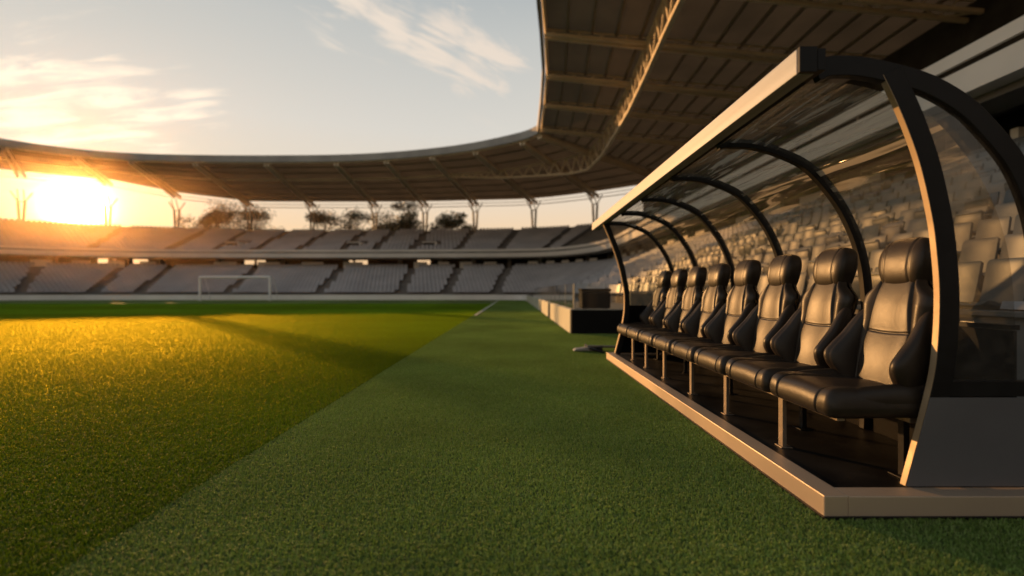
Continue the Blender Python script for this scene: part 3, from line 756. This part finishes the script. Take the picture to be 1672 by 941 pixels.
def make_stand_seat():
    root = thing('stand_seat', 'x', 'stadium seat', (0, 0, 0), 'plastic seats in the side stand behind the dugout')
    # faces -X ; rounded shells
    def shell(path, hw, t, name, taper=1.0):
        pts = dense(path, 5); rows_f = []; rows_b = []
        n = len(pts)
        us = np.linspace(-1, 1, 13)
        ring_rows = []
        for i, (x, z) in enumerate(pts):
            a = pts[max(i-1, 0)]; b = pts[min(i+1, n-1)]; dx, dz = b[0]-a[0], b[1]-a[1]; l = math.hypot(dx, dz); nx, nz = dz/l, -dx/l
            e = i/(n-1); wr = hw*(1 - .16*max(0, (e-.75)/.25)**2) * (1 + (taper-1)*e)
            rr = []
            for u in us: rr.append((x + nx*(t/2) - .03*0 + nx*.02*abs(u)**2.5*0, wr*u, z + nz*(t/2)))
            for u in us[::-1]: rr.append((x - nx*(t/2), wr*u, z - nz*(t/2)))
            # dish
            rr = [(p[0] - .030*abs(p[1]/hw)**2.2*(1 if name == 'backrest' else 0), p[1], p[2] + .022*abs(p[1]/hw)**2.5*(1 if name == 'seat_pan' else 0)) for p in rr]
            ring_rows.append(rr)
        m = MB(); m.rings(ring_rows); return m.build(name, M['seat'], root, smooth='auto', bevel=.008, angle=50)
    shell([(.10, .40), (.125, .5), (.16, .66), (.185, .80), (.20, .835)], .215, .03, 'backrest', .95)
    shell([(.12, .40), (0, .385), (-.14, .40), (-.225, .425), (-.25, .405)], .215, .035, 'seat_pan', .97)
    m = MB(); m.quadbox(.05, .12, -.03, .03, .04, .38); m.quadbox(.10, .2, -.10, .10, .02, .12); m.build('bracket', M['steel_dark'], root)
    return root
aisle_pts = []
def aisle_at(Wx):   # param on END stations by wall x
    best = min(range(len(END)), key=lambda i: abs(END[i][0]-Wx)+.0*END[i][1]); return END[best]
def station_by_x(x):
    for a, b in zip(END[:-1], END[1:]):
        if (a[0]-x)*(b[0]-x) <= 0:
            t = 0 if a[0] == b[0] else (x-a[0])/(b[0]-a[0]); return a+(b-a)*t
    return END[-1]
lower_aisles = [station_by_x(x) for x in (-54.4, -48.6, -44, -33.9, -23.1, -13.5, -8.2, -2.8, -59.5)] + [np.array((1.38, y_, 22.9, y_)) for y_ in (14.5, 25, 35, 44)]
upper_aisles = [station_by_x(x) for x in (-59, -51, -44, -39, -34, -28.5, -23, -18.6, -13.5, -8.2, -3.5, .3)]
vom = [(-36.2, 4), (-21.0, 4), (-11.6, 4)]
far = MB(); near_cands = []
side_mid = []
def place_row(sts, dd, z, aisles, holes=(), pitch=.5, half=.62, sink=None):
    pts = [np.array(sp(s, dd, z)) for s in sts]
    nrm = [np.array((s[0]-s[2], s[1]-s[3])) for s in sts]
    carry = 0.2
    ap = [np.array(sp(a, dd, z))[:2] for a in aisles]
    for i in range(len(pts)-1):
        a, b = pts[i], pts[i+1]; l = np.linalg.norm((b-a)[:2]);
        if l < 1e-6: continue
        t = carry
        while t < l:
            p = a+(b-a)*t/l; t += pitch
            if any(np.linalg.norm(p[:2]-q) < half for q in ap): continue
            if any(abs(p[0]-h_[0]) < 1.3 and abs(z-h_[1]) < .45 for h_ in holes): continue
            n_ = nrm[i]/np.linalg.norm(nrm[i])
            sink(p, n_)
        carry = t-l
def sink_far(p, n_):
    seat_geo(far, p[0], p[1], p[2], n_[0], n_[1])
def sink_side(p, n_): near_cands.append((tuple(p), tuple(n_)))
for k in range(NR):
    dd = ROW0+ROWD*k+.38; z = .5+.3*k
    place_row(SIDE, dd, z, lower_aisles, sink=sink_side)
    place_row(END, dd, z, lower_aisles, sink=sink_far)
vholes = [(sp(station_by_x(x), UR0+URD*4.5, 0)[0], 5.95+.27*4.5) for x in (-37.5, -21.9, -11.8)]
for k in range(NU):
    dd = UR0+URD*k+.45; z = 5.95+.27*k
    place_row(END, dd, z, upper_aisles, holes=vholes, pitch=.55, sink=sink_far)
vis = []; rest = []
for p, n_ in near_cands:
    X, Y, Z = p
    inframe = Y > 1 and -1.03 < X/Y < 1.06
    dist = math.sqrt(X*X+Y*Y)
    if inframe: vis.append((dist, p, n_))
    elif X/max(Y, .01) < 1.8 and Y > 0: rest.append((p, n_))
vis.sort(key=lambda a: a[0])
proto = make_stand_seat(); first = True
ordn = ['front row', 'second row', 'third row', 'fourth row', 'fifth row', 'sixth row', 'seventh row', 'eighth row', 'ninth row', 'tenth row', 'eleventh row', 'top row']
for dist, p, n_ in vis[:300]:
    o = copy_tree(proto)
    o.location = p; o.rotation_euler = (0, 0, math.atan2(-n_[1], -n_[0]) + random.uniform(-.05, .05)); o.rotation_euler.y = random.uniform(-.05, .05)
    row = int(round((p[2]-.5)/.3))
    if random.random() < .3:      # some seats are tipped up
        pan = [c for c in o.children if c.name.startswith('seat_pan')][0]
        th = R(random.uniform(66, 80)); hx_, hz_ = .12, .40
        pan.rotation_euler = (0, th, 0)
        pan.location = (hx_-(hx_*math.cos(th)+hz_*math.sin(th)), 0, hz_-(-hx_*math.sin(th)+hz_*math.cos(th)))
    o['label'] = 'pale plastic stand seat in the %s behind the dugout glazing' % ordn[row]
for ch in list(proto.children): bpy.data.objects.remove(ch)
bpy.data.objects.remove(proto)
for dist, p, n_ in vis[300:]: seat_geo(far, p[0], p[1], p[2], n_[0], n_[1])
for p, n_ in rest: seat_geo(far, p[0], p[1], p[2], n_[0], n_[1])
fo_ = far.build('distant_stand_seats', M['seat_far'], fix=False)
tag(fo_, 'rows of grey plastic seats filling both tiers of the far stands', 'seating', kind='stuff')
es = stands['end_stand']
for (hx, hz) in vholes:
    s_ = station_by_x(hx + 0)
    # dark vomitory mouth with light surround
    c = min(END, key=lambda s: abs(sp(s, UR0+URD*4.5, 0)[0]-hx))
    p0 = sp(c, UR0+URD*3.2, 6.9); 
    m = MB(); m.quadbox(hx-.8, hx+.8, p0[1], p0[1]+2.0, 6.75, 7.65); m.build('vomitory', M['concrete_dark'], es)
    m = MB(); m.quadbox(hx-.95, hx+.95, p0[1]-.1, p0[1]+2.1, 7.66, 7.78); m.quadbox(hx+.81, hx+1.0, p0[1]-.08, p0[1]+2.1, 6.7, 7.655); m.build('vomitory_surround', M['fascia'], es)

# ------------------------------------------------------------------ roof
FZ, BZ = 17.0, 15.3
roof_st = []
for y, x in ((-8, .4), (-2, .4), (4, .4), (10, .4), (14.5, .5), (18.5, .8), (24.5, 1.25), (30.4, 1.85), (36.2, 2.35), (41.9, 2.53), (48.2, 2.62)):
    roof_st.append((x, y, 23.0, y))
roof_end = [(2.6, 50.2, 21.2, 63.5), (.9, 52.4, 12.0, 71.6), (-4.3, 56, 3.4, 77), (-9.5, 58.3, -5.8, 78.6), (-15.3, 60, -13.9, 79.6), (-21.7, 61, -22, 80), (-30.4, 61.3, -32, 80),
            (-39, 61.1, -41.8, 79.6), (-46.2, 60.2, -52, 77.4), (-51.2, 58.3, -60, 74), (-55.6, 54.6, -68.5, 69.5), (-58.6, 49, -76, 61.5), (-60.2, 42, -82, 51), (-61, 33, -86, 37), (-61, 22, -87, 24), (-61, 10, -87, 10)]
side_d = [np.array(s, float) for s in roof_st] + [np.array(roof_end[0], float)]
end_d = dense(roof_end, 4)
roof_all = side_d[:-1] + end_d
BZT = [(-90, 17.2), (-68.5, 17.7), (-60, 17.6), (-52, 16.3), (-41.8, 15.3), (30, 15.3)]
def rp(s, t, dz=0):
    bz = interp(s[2], BZT); return (s[0]+(s[2]-s[0])*t, s[1]+(s[3]-s[1])*t, FZ+(bz-FZ)*t+dz)
sr = thing('stand_roof', 'cantilevered metal stand roof with exposed trusses sweeping round the stadium bowl', 'roof', (0, 40, 16))
def rloft(sts, prof):
    m = MB(); m.rings([[rp(s, t, dz) for t, dz in prof] for s in sts]); return m
m = MB(); m.sheet([[rp(s, t_, .02) for t_ in (0, .15, .3, .45, .6, .75, .9, 1.0)] for s in roof_all]); m.build('roof_deck', M['deck'], sr, fix=False)
rloft(roof_all, [(-.012, -.20), (-.012, .62), (-.002, .62), (-.002, -.20)]).build('edge_fascia', M['edge'], sr)
m = MB()
for a, b in zip(roof_all[:-1], roof_all[1:]):
    m.tube([rp(a, .006, -.2), rp(b, .006, -.2)], .11, 6)
m.build('edge_pipe', M['steel'], sr, smooth=True)
# purlins
for t in (.07, .14, .21, .28, .43, .50, .57, .64, .71, .78, .85, .92):
    w_ = .004
    rloft(side_d, [(t-w_, -.10), (t-w_, .010), (t+w_, .010), (t+w_, -.10)]).build('purlin', M['steel_dark'], sr)
for t in (.12, .24, .48, .62, .76, .9):
    w_ = .004
    rloft(end_d, [(t-w_, -.10), (t-w_, .010), (t+w_, .010), (t+w_, -.10)]).build('purlin', M['steel_dark'], sr)
# ring truss
TR = .297
m = MB()
ring_lo = []
n_side = len(side_d)-1
def rdep(k): return -2.3 if k <= n_side+2 else max(-2.3, -.72) if k >= n_side+12 else -2.3+1.58*(k-n_side-2)/10
for ia, (a, b) in enumerate(zip(roof_all[:n_side+12], roof_all[1:n_side+13])):
    p0, p1 = Vector(rp(a, TR, rdep(ia))), Vector(rp(b, TR, rdep(ia+1))); q0, q1 = Vector(rp(a, TR, -.5)), Vector(rp(b, TR, -.5))
    m.bar(p0, p1, .26, .2); m.bar(q0, q1, .25, .12)
    L_ = (p1-p0).length; nn = max(1, int(round(L_/2.0)))
    for k in range(nn):
        a0 = p0.lerp(p1, k/nn); a1 = p0.lerp(p1, (k+1)/nn); bm = q0.lerp(q1, (k+.5)/nn)
        m.bar(a0, bm, .13, .13); m.bar(bm, a1, .13, .13)
m.build('ring_truss', M['steel'], sr)
m = MB()
for a, b in zip(roof_all[n_side+12:-1], roof_all[n_side+13:]): m.bar(Vector(rp(a, TR, -.6)), Vector(rp(b, TR, -.6)), .22, .2)
m.build('ring_beam', M['steel'], sr)
# radial trusses
beam_sts = side_d[1:-1] + [np.array(s, float) for s in roof_end]
for s in beam_sts:
    m = MB(); dirv = Vector((s[2]-s[0], s[3]-s[1], 0)).normalized(); lat = Vector((-dirv.y, dirv.x, 0))
    dark = s[1] < 49.5 and s[0] > 0
    wv = .40
    n_ = 14
    a0 = Vector(rp(s, .004, -.40)); a1 = Vector(rp(s, .985, -.80))
    for sg in (-1, 1): m.bar(a0+lat*wv*sg*.5, a1+lat*wv*sg, .2, .2 if dark else .42)
    m.bar(Vector(rp(s, .004, -.02)), Vector(rp(s, .985, -.02)), .16, .1)
    for k in range(n_):
        c0 = a0.lerp(a1, k/n_); c1 = a0.lerp(a1, (k+1)/n_); w0 = wv*(.5+.5*k/n_)
        sg = 1 if k % 2 else -1
        m.bar(c0+lat*w0*sg, c1-lat*w0*sg, .07, .07); m.bar(c0+lat*w0*sg, Vector(rp(s, .004+.981*(k+.5)/n_, -.05)), .06, .06)
    m.build('radial_truss', M['steel'], sr)
# back rail lines seen in the gap
m = MB()
for a, b in zip(end_d[:-1], end_d[1:]):
    for t, dz, r__ in ((.985, -1.0, .06), (.985, -.5, .05)):
        m.tube([rp(a, t, dz), rp(b, t, dz)], r__, 6)
m.build('eaves_rail', M['steel'], sr)
# columns
def column(s, i):
    b = Vector(rp(s, 1.0, 0)); dirv = Vector((s[2]-s[0], s[3]-s[1], 0)).normalized(); lat = Vector((-dirv.y, dirv.x, 0))
    foot = Vector((b.x, b.y, 9.3)) - dirv*.7
    root = thing('roof_column', 'pale forked steel roof column on the back of the upper tier', 'column', tuple(foot), 'forked roof columns round the bowl')
    top = foot.z; kz = 13.4
    for sg in (-1, 1):
        m = MB(); m.tube([foot+lat*.14*sg, Vector((foot.x, foot.y, kz))+lat*.34*sg], .16, 8); m.build('shaft', M['steel_dark'], root, smooth='auto')
        m = MB(); m.tube([Vector((foot.x, foot.y, kz))+lat*.34*sg, Vector((foot.x, foot.y, 14.7))+lat*1.1*sg], .08, 8)
        m.build('fork_arm', M['steel_dark'], root, smooth='auto')
        m = MB(); m.tube([Vector((foot.x, foot.y, kz-.2))+lat*.3*sg, Vector((foot.x, foot.y, 14.8))+lat*.3*sg-dirv*1.6], .07, 8)
        m.build('strut', M['steel_dark'], root, smooth='auto')
    m = MB(); m.bar(Vector((foot.x, foot.y, kz))-lat*.4, Vector((foot.x, foot.y, kz))+lat*.4, .12, .12); m.build('cross_tie', M['steel_dark'], root)
    return root
clabels = ['the one furthest right, beside the dugout roof lip', 'second from the right', 'third from the right', 'fourth from the right', 'fifth from the right', 'sixth from the right', 'seventh from the right', 'just right of the low sun', 'in the glare of the low sun', 'left of the low sun', 'at the left edge']
for i, s in enumerate(roof_end[1:12]):
    c = column(np.array(s, float), i)
    c['label'] = 'forked steel roof column on the far stand, ' + clabels[i]

# ------------------------------------------------------------------ goal
gx, gy = -29.6, 53.0
gl_ = thing('football_goal', 'white football goal with net standing at the far end of the pitch', 'goal', (gx, gy, 0))
for sg in (-1, 1):
    m = MB(); m.tube([(gx+3.72*sg, gy, 0), (gx+3.72*sg, gy, 2.44)], .13, 12); m.build('post', M['goal'], gl_, smooth='auto')
    m = MB(); m.tube([(gx+3.72*sg, gy, 2.44), (gx+3.72*sg, gy+.9, 2.36), (gx+3.72*sg, gy+1.9, .05)], .035, 8); m.build('net_support', M['goal'], gl_, smooth='auto')
m = MB(); m.tube([(gx-3.79, gy, 2.48), (gx+3.79, gy, 2.48)], .13, 12); m.build('crossbar', M['goal'], gl_, smooth='auto')
m = MB()
for k in range(31):
    x = gx-3.7+7.4*k/30; m.tube([(x, gy+.05, 2.42), (x, gy+.9, 2.32), (x, gy+1.9, .03)], .004, 3)
for k in range(12):
    t = k/11; yy = gy+.9+1.0*t; zz = 2.32-2.29*t; m.tube([(gx-3.7, yy, zz), (gx+3.7, yy, zz)], .004, 3)
m.build('net', M['net'], gl_)

# ------------------------------------------------------------------ small things
# folded metal stand on turf
c0 = (1.42, 8.55, 0)
eq = thing('folded_equipment_stand', 'low grey metal folding stand lying on the turf past the dugout', 'equipment', c0)
m = MB(); m.poly([(1.02, .02), (1.06, .055), (1.30, .085), (1.42, .05), (1.42, .02)], 8.42, 8.62); m.build('foot_plate', M['greymetal'], eq, bevel=.01)
m = MB(); m.tube([(1.25, 8.48, .10), (1.9, 8.62, .075), (2.5, 8.7, .07)], .018, 10); m.tube([(1.25, 8.62, .06), (2.4, 8.8, .05)], .014, 10); m.build('rail', M['greymetal'], eq, smooth='auto')
m = MB(); m.bar((1.28, 8.4, .07), (1.5, 8.25, .02), .05, .03); m.quadbox(1.30, 1.52, 8.46, 8.66, .02, .075); m.build('hinge_block', M['case'], eq, bevel=.008)
m = MB(); m.tube([(1.24, 8.52, .06), (1.24, 8.52, .125)], .022, 10); m.build('clamp', M['greymetal'], eq, smooth='auto')
# equipment case behind barrier
ec = thing('equipment_case', 'dark wheeled equipment case behind the glass barrier', 'case', (2.2, 13.6, .5))
m = MB(); m.quadbox(1.85, 2.62, 13.4, 14.1, .56, 1.02); m.build('body', M['case'], ec, bevel=.04)
m = MB(); m.quadbox(1.83, 2.64, 13.38, 14.12, 1.022, 1.10); m.build('lid', M['case'], ec, bevel=.03)
for x in (1.95, 2.52):
    for yy in (13.5, 14.0):
        m = MB(); m.tube([(x-.02, yy, .535), (x+.02, yy, .535)], .035, 12); m.build('wheel', M['black'], ec)
cb = thing('storage_cabinet', 'small teal storage cabinet on the stand apron behind the black hoarding', 'cabinet', (4.0, 13.9, .5))
M['teal'] = surf('teal_paint', (.05, .10, .11), (.04, .08, .09), .5, nscale=3)
m = MB(); m.quadbox(3.2, 3.8, 13.6, 14.1, .5, .98); m.build('body', M['teal'], cb, bevel=.02)
m = MB(); m.quadbox(3.17, 3.83, 13.57, 14.13, .985, 1.03); m.build('lid', M['greymetal'], cb, bevel=.01)

# ------------------------------------------------------------------ trees
def tree(px, ytop, D, rad, label, seed, tall=1.0):
    rad *= 1.45
    r = random.Random(seed)
    X = (px-838)/814*D; H = 1.04+(475-ytop)/814*D
    root = thing('gum_tree', label, 'tree', (X, D, 0), 'trees behind the far stand')
    m = MB(); limbs = []
    m.tube([(X, D, 0), (X+r.uniform(-.3, .3), D, H*.3), (X+r.uniform(-.6, .6), D, H*.55)], .38, 8, .2)
    top = Vector(m.v[-1])
    heads = []
    for k in range(13):
        a = r.uniform(0, 2*math.pi); e = r.uniform(.1, 1)
        hd = Vector((X+rad*.8*math.cos(a)*r.uniform(.2, 1), D+rad*.6*math.sin(a), H*(.50+.42*e)))
        heads.append(hd); mid = top.lerp(hd, .5)+Vector((r.uniform(-.3, .3), 0, r.uniform(-.2, .4)))
        m.tube([top-Vector((0, 0, r.uniform(0, H*.15))), mid, hd], .14, 6, .04)
    heads.append(Vector((X, D, H-rad*.35)))
    m.build('trunk', M['bark'], root, smooth=True)
    leaf = MB()
    for hd in heads:
        cr = rad*r.uniform(.34, .56)
        for j in range(420):
            u = Vector((r.gauss(0, 1), r.gauss(0, 1), r.gauss(0, .75))); u = u.normalized()*cr*(r.random()**.45)
            c = hd+Vector((u.x*1.15, u.y, u.z*.8)); s_ = r.uniform(.10, .24)
            a = Vector((r.gauss(0, 1), r.gauss(0, 1), r.gauss(0, 1))).normalized()*s_; b = a.cross(Vector((r.gauss(0, 1), r.gauss(0, 1), r.gauss(0, 1)))).normalized()*s_*.6
            i = len(leaf.v); leaf.v += [tuple(c-a), tuple(c+b), tuple(c+a), tuple(c-b)]; leaf.f.append((i, i+1, i+2, i+3))
    leaf.build('crown', M['leaf'], root, fix=False)
for px, yt, D, rad, lb in ((352, 346, 104, 2.6, 'small round backlit tree, left of the tall dense clump'), (382, 331, 108, 4.4, 'tall dense backlit tree above the football goal'),
                           (416, 338, 112, 4.0, 'dense backlit tree touching the tall clump on its right'), (522, 342, 106, 3.6, 'backlit tree directly below the sixth roof column'),
                           (580, 341, 108, 3.0, 'round backlit tree left of the fifth roof column'), (630, 342, 108, 3.4, 'broad backlit tree right of the fifth roof column'),
                           (668, 325, 110, 2.6, 'tall thin backlit tree reaching the roof edge'), (664, 358, 112, 2.2, 'low backlit bush top beneath the tall thin tree'),
                           (733, 346, 104, 2.3, 'left half of the lone pair of small backlit trees'), (752, 346, 106, 2.0, 'right half of the lone pair of small backlit trees'), (303, 350, 120, 3.2, 'hazy backlit tree just right of the sun glare')):
    tree(px, yt, D, rad, lb, int(px*7+yt))

# ------------------------------------------------------------------ evening haze over the far end of the bowl
hm, hnt, hout = newmat('evening_haze')
hv = N(hnt, 'VolumeScatter'); hv.inputs['Color'].default_value = (1, .66, .36, 1); hv.inputs['Density'].default_value = .0006; hv.inputs['Anisotropy'].default_value = .935
hnt.links.new(hv.outputs[0], hout.inputs['Volume'])
m = MB(); m.quadbox(-58, -1.9, 22, 52.2, .08, 16)
struct(m.build('haze', hm), 'warm backlit evening haze hanging over the far half of the pitch')

# ------------------------------------------------------------------ sky, sun, camera
SUNV = Vector((-711, 814, 138)).normalized()
AZ = math.atan2(SUNV.x, SUNV.y)       # negative: left of +Y
SUN_EL = R(8.6)
LV = Vector((math.sin(AZ)*math.cos(SUN_EL), math.cos(AZ)*math.cos(SUN_EL), math.sin(SUN_EL)))
sun = bpy.data.lights.new('sun', 'SUN'); sun.energy = 5.0; sun.angle = R(.5); sun.color = (1.0, .50, .17)
so = bpy.data.objects.new('sun', sun); COL.objects.link(so)
so.rotation_euler = LV.to_track_quat('Z', 'Y').to_euler(); so.location = (-30, 30, 30)

w = bpy.data.worlds.new('World'); scn.world = w; w.use_nodes = True; nt = w.node_tree
for n in list(nt.nodes): nt.nodes.remove(n)
L = nt.links
out = N(nt, 'OutputWorld'); bg = N(nt, 'Background')
tc = N(nt, 'TexCoord')
sky = N(nt, 'TexSky'); sky.sky_type = 'NISHITA'; sky.sun_disc = False; sky.sun_elevation = SUN_EL; sky.sun_rotation = AZ; sky.air_density = 1.2; sky.dust_density = 2.0
L.new(tc.outputs['Generated'], sky.inputs[0])
nrm = N(nt, 'VectorMath', operation='NORMALIZE'); L.new(tc.outputs['Generated'], nrm.inputs[0]); DIR = nrm.outputs[0]
sx = N(nt, 'SeparateXYZ'); L.new(DIR, sx.inputs[0])
def math_(op, a, b=None, c=None):
    n = N(nt, 'Math', operation=op)
    for i, v in enumerate((a, b, c)):
        if v is None: continue
        if isinstance(v, (int, float)): n.inputs[i].default_value = v
        else: L.new(v, n.inputs[i])
    return n.outputs[0]
def rgbmix(bt, f, a, b):
    n = N(nt, 'MixRGB', blend_type=bt)
    for i, v in enumerate((f, a, b)):
        if isinstance(v, (int, float)): n.inputs[i].default_value = v
        elif isinstance(v, tuple): n.inputs[i].default_value = (*v, 1)
        else: L.new(v, n.inputs[i])
    return n.outputs[0]
grad = ramp(nt, sx.outputs['Z'], [(0, (.88, .52, .25)), (.10, (.93, .66, .40)), (.19, (.82, .70, .56)), (.30, (.70, .67, .61)), (.45, (.55, .56, .54)), (.60, (.32, .38, .42)), (1, (.28, .31, .34))])
def dot(v):
    n = N(nt, 'VectorMath', operation='DOT_PRODUCT'); L.new(DIR, n.inputs[0]); n.inputs[1].default_value = Vector(v).normalized(); return n.outputs['Value']
sd = dot(SUNV)
sdc = math_('MAXIMUM', sd, 0.0)
# darker away from the sun side
away = N(nt, 'MapRange'); away.inputs['From Min'].default_value = -.6; away.inputs['From Max'].default_value = .6; away.inputs['To Min'].default_value = .65; away.inputs['To Max'].default_value = 1
L.new(sd, away.inputs[0])
col = rgbmix('MULTIPLY', 1.0, grad.outputs[0], (1, 1, 1))
vm = N(nt, 'VectorMath', operation='SCALE'); L.new(col, vm.inputs[0]); L.new(away.outputs[0], vm.inputs['Scale']); col = vm.outputs[0]
vs = N(nt, 'VectorMath', operation='SCALE'); L.new(sky.outputs[0], vs.inputs[0]); vs.inputs['Scale'].default_value = .0008
col = rgbmix('ADD', 1.0, col, vs.outputs[0])
# clouds on a flat layer
zc = math_('ADD', sx.outputs['Z'], .12)
cxn = math_('DIVIDE', sx.outputs['X'], zc); cyn = math_('DIVIDE', sx.outputs['Y'], zc)
cmb = N(nt, 'CombineXYZ'); L.new(cxn, cmb.inputs[0]); L.new(cyn, cmb.inputs[1])
def cloud_noise(alpha, scl, base):
    m1 = N(nt, 'Mapping'); m1.inputs['Rotation'].default_value = (0, 0, R(-alpha)); L.new(cmb.outputs[0], m1.inputs[0])
    m2_ = N(nt, 'Mapping'); m2_.inputs['Scale'].default_value = scl; L.new(m1.outputs[0], m2_.inputs[0])
    c_ = N(nt, 'TexNoise'); c_.inputs['Scale'].default_value = base; c_.inputs['Detail'].default_value = 10; c_.inputs['Roughness'].default_value = .64; c_.inputs['Distortion'].default_value = .5
    L.new(m2_.outputs[0], c_.inputs[0]); return c_.outputs[0]
cnA = cloud_noise(48, (1.3, 4.0, 1), 2.4); cnB = cloud_noise(-2, (1.1, 4.5, 1), 1.9)
def blob(px, py, sxw, gain):
    v = (px-838, 814, 475-py); d_ = dot(v)
    # angular gaussian
    e = math_('SUBTRACT', 1.0, d_); e = math_('MULTIPLY', e, -2.0/(sxw*sxw)); e = math_('EXPONENT', e)
    return math_('MULTIPLY', e, gain)
def layer(blobs, noise):
    mk = None
    for bdef in blobs:
        b_ = blob(*bdef); mk = b_ if mk is None else math_('MAXIMUM', mk, b_)
    cl = math_('ADD', noise, math_('MULTIPLY', mk, .27))
    cr = N(nt, 'MapRange'); cr.interpolation_type = 'SMOOTHSTEP'; cr.inputs['From Min'].default_value = .63; cr.inputs['From Max'].default_value = .86; L.new(cl, cr.inputs[0])
    return math_('MULTIPLY', cr.outputs[0], math_('MINIMUM', math_('MULTIPLY', mk, 1.6), 1.0))
cfA = layer(((560, 5, .07, 1.0), (640, 30, .07, 1.0), (720, 60, .08, 1.05), (790, 95, .085, 1.1), (760, 30, .05, .8)), cnA)
cfB = layer(((185, 108, .04, .9), (190, 150, .08, 1.0), (110, 135, .07, .9), (310, 160, .06, .9), (60, 205, .10, 1.05), (190, 182, .09, 1.0), (230, 232, .05, .7)), cnB)
cf = math_('MAXIMUM', cfA, cfB)
near = math_('POWER', sdc, 14.0)
ccol = rgbmix('MIX', near, (.86, .73, .61), (1.25, 1.08, .86))
col = rgbmix('MIX', math_('MULTIPLY', cf, .85), col, ccol)
# glow round the sun
for pw, c in ((5000, (60, 42, 20)), (1300, (4.0, 2.5, .9)), (130, (.6, .33, .10)), (16, (.06, .03, .0))):
    f = math_('POWER', sdc, float(pw)); v_ = N(nt, 'VectorMath', operation='SCALE'); v_.inputs[0].default_value = c; L.new(f, v_.inputs['Scale'])
    col = rgbmix('ADD', 1.0, col, v_.outputs[0])
L.new(col, bg.inputs[0]); bg.inputs[1].default_value = 1.0; L.new(bg.outputs[0], out.inputs[0])

cam = bpy.data.cameras.new('camera'); co = bpy.data.objects.new('camera', cam); COL.objects.link(co)
co.location = (0, 0, 1.04); co.rotation_euler = (R(90), 0, 0)
cam.sensor_width = 36; cam.lens = 814/1672*36; cam.shift_y = 4.5/1672; cam.shift_x = -2/1672
cam.clip_start = .05; cam.clip_end = 5000
cam.dof.use_dof = True; cam.dof.focus_distance = 3.4; cam.dof.aperture_fstop = .85
scn.camera = co

scn.view_settings.view_transform = 'Standard'; scn.view_settings.look = 'None'; scn.view_settings.exposure = 0
cy = scn.cycles
cy.use_denoising = True
try: cy.denoiser = 'OPENIMAGEDENOISE'
except Exception: pass
cy.volume_bounces = 0; cy.max_bounces = 8; cy.transparent_max_bounces = 16; cy.sample_clamp_indirect = 6
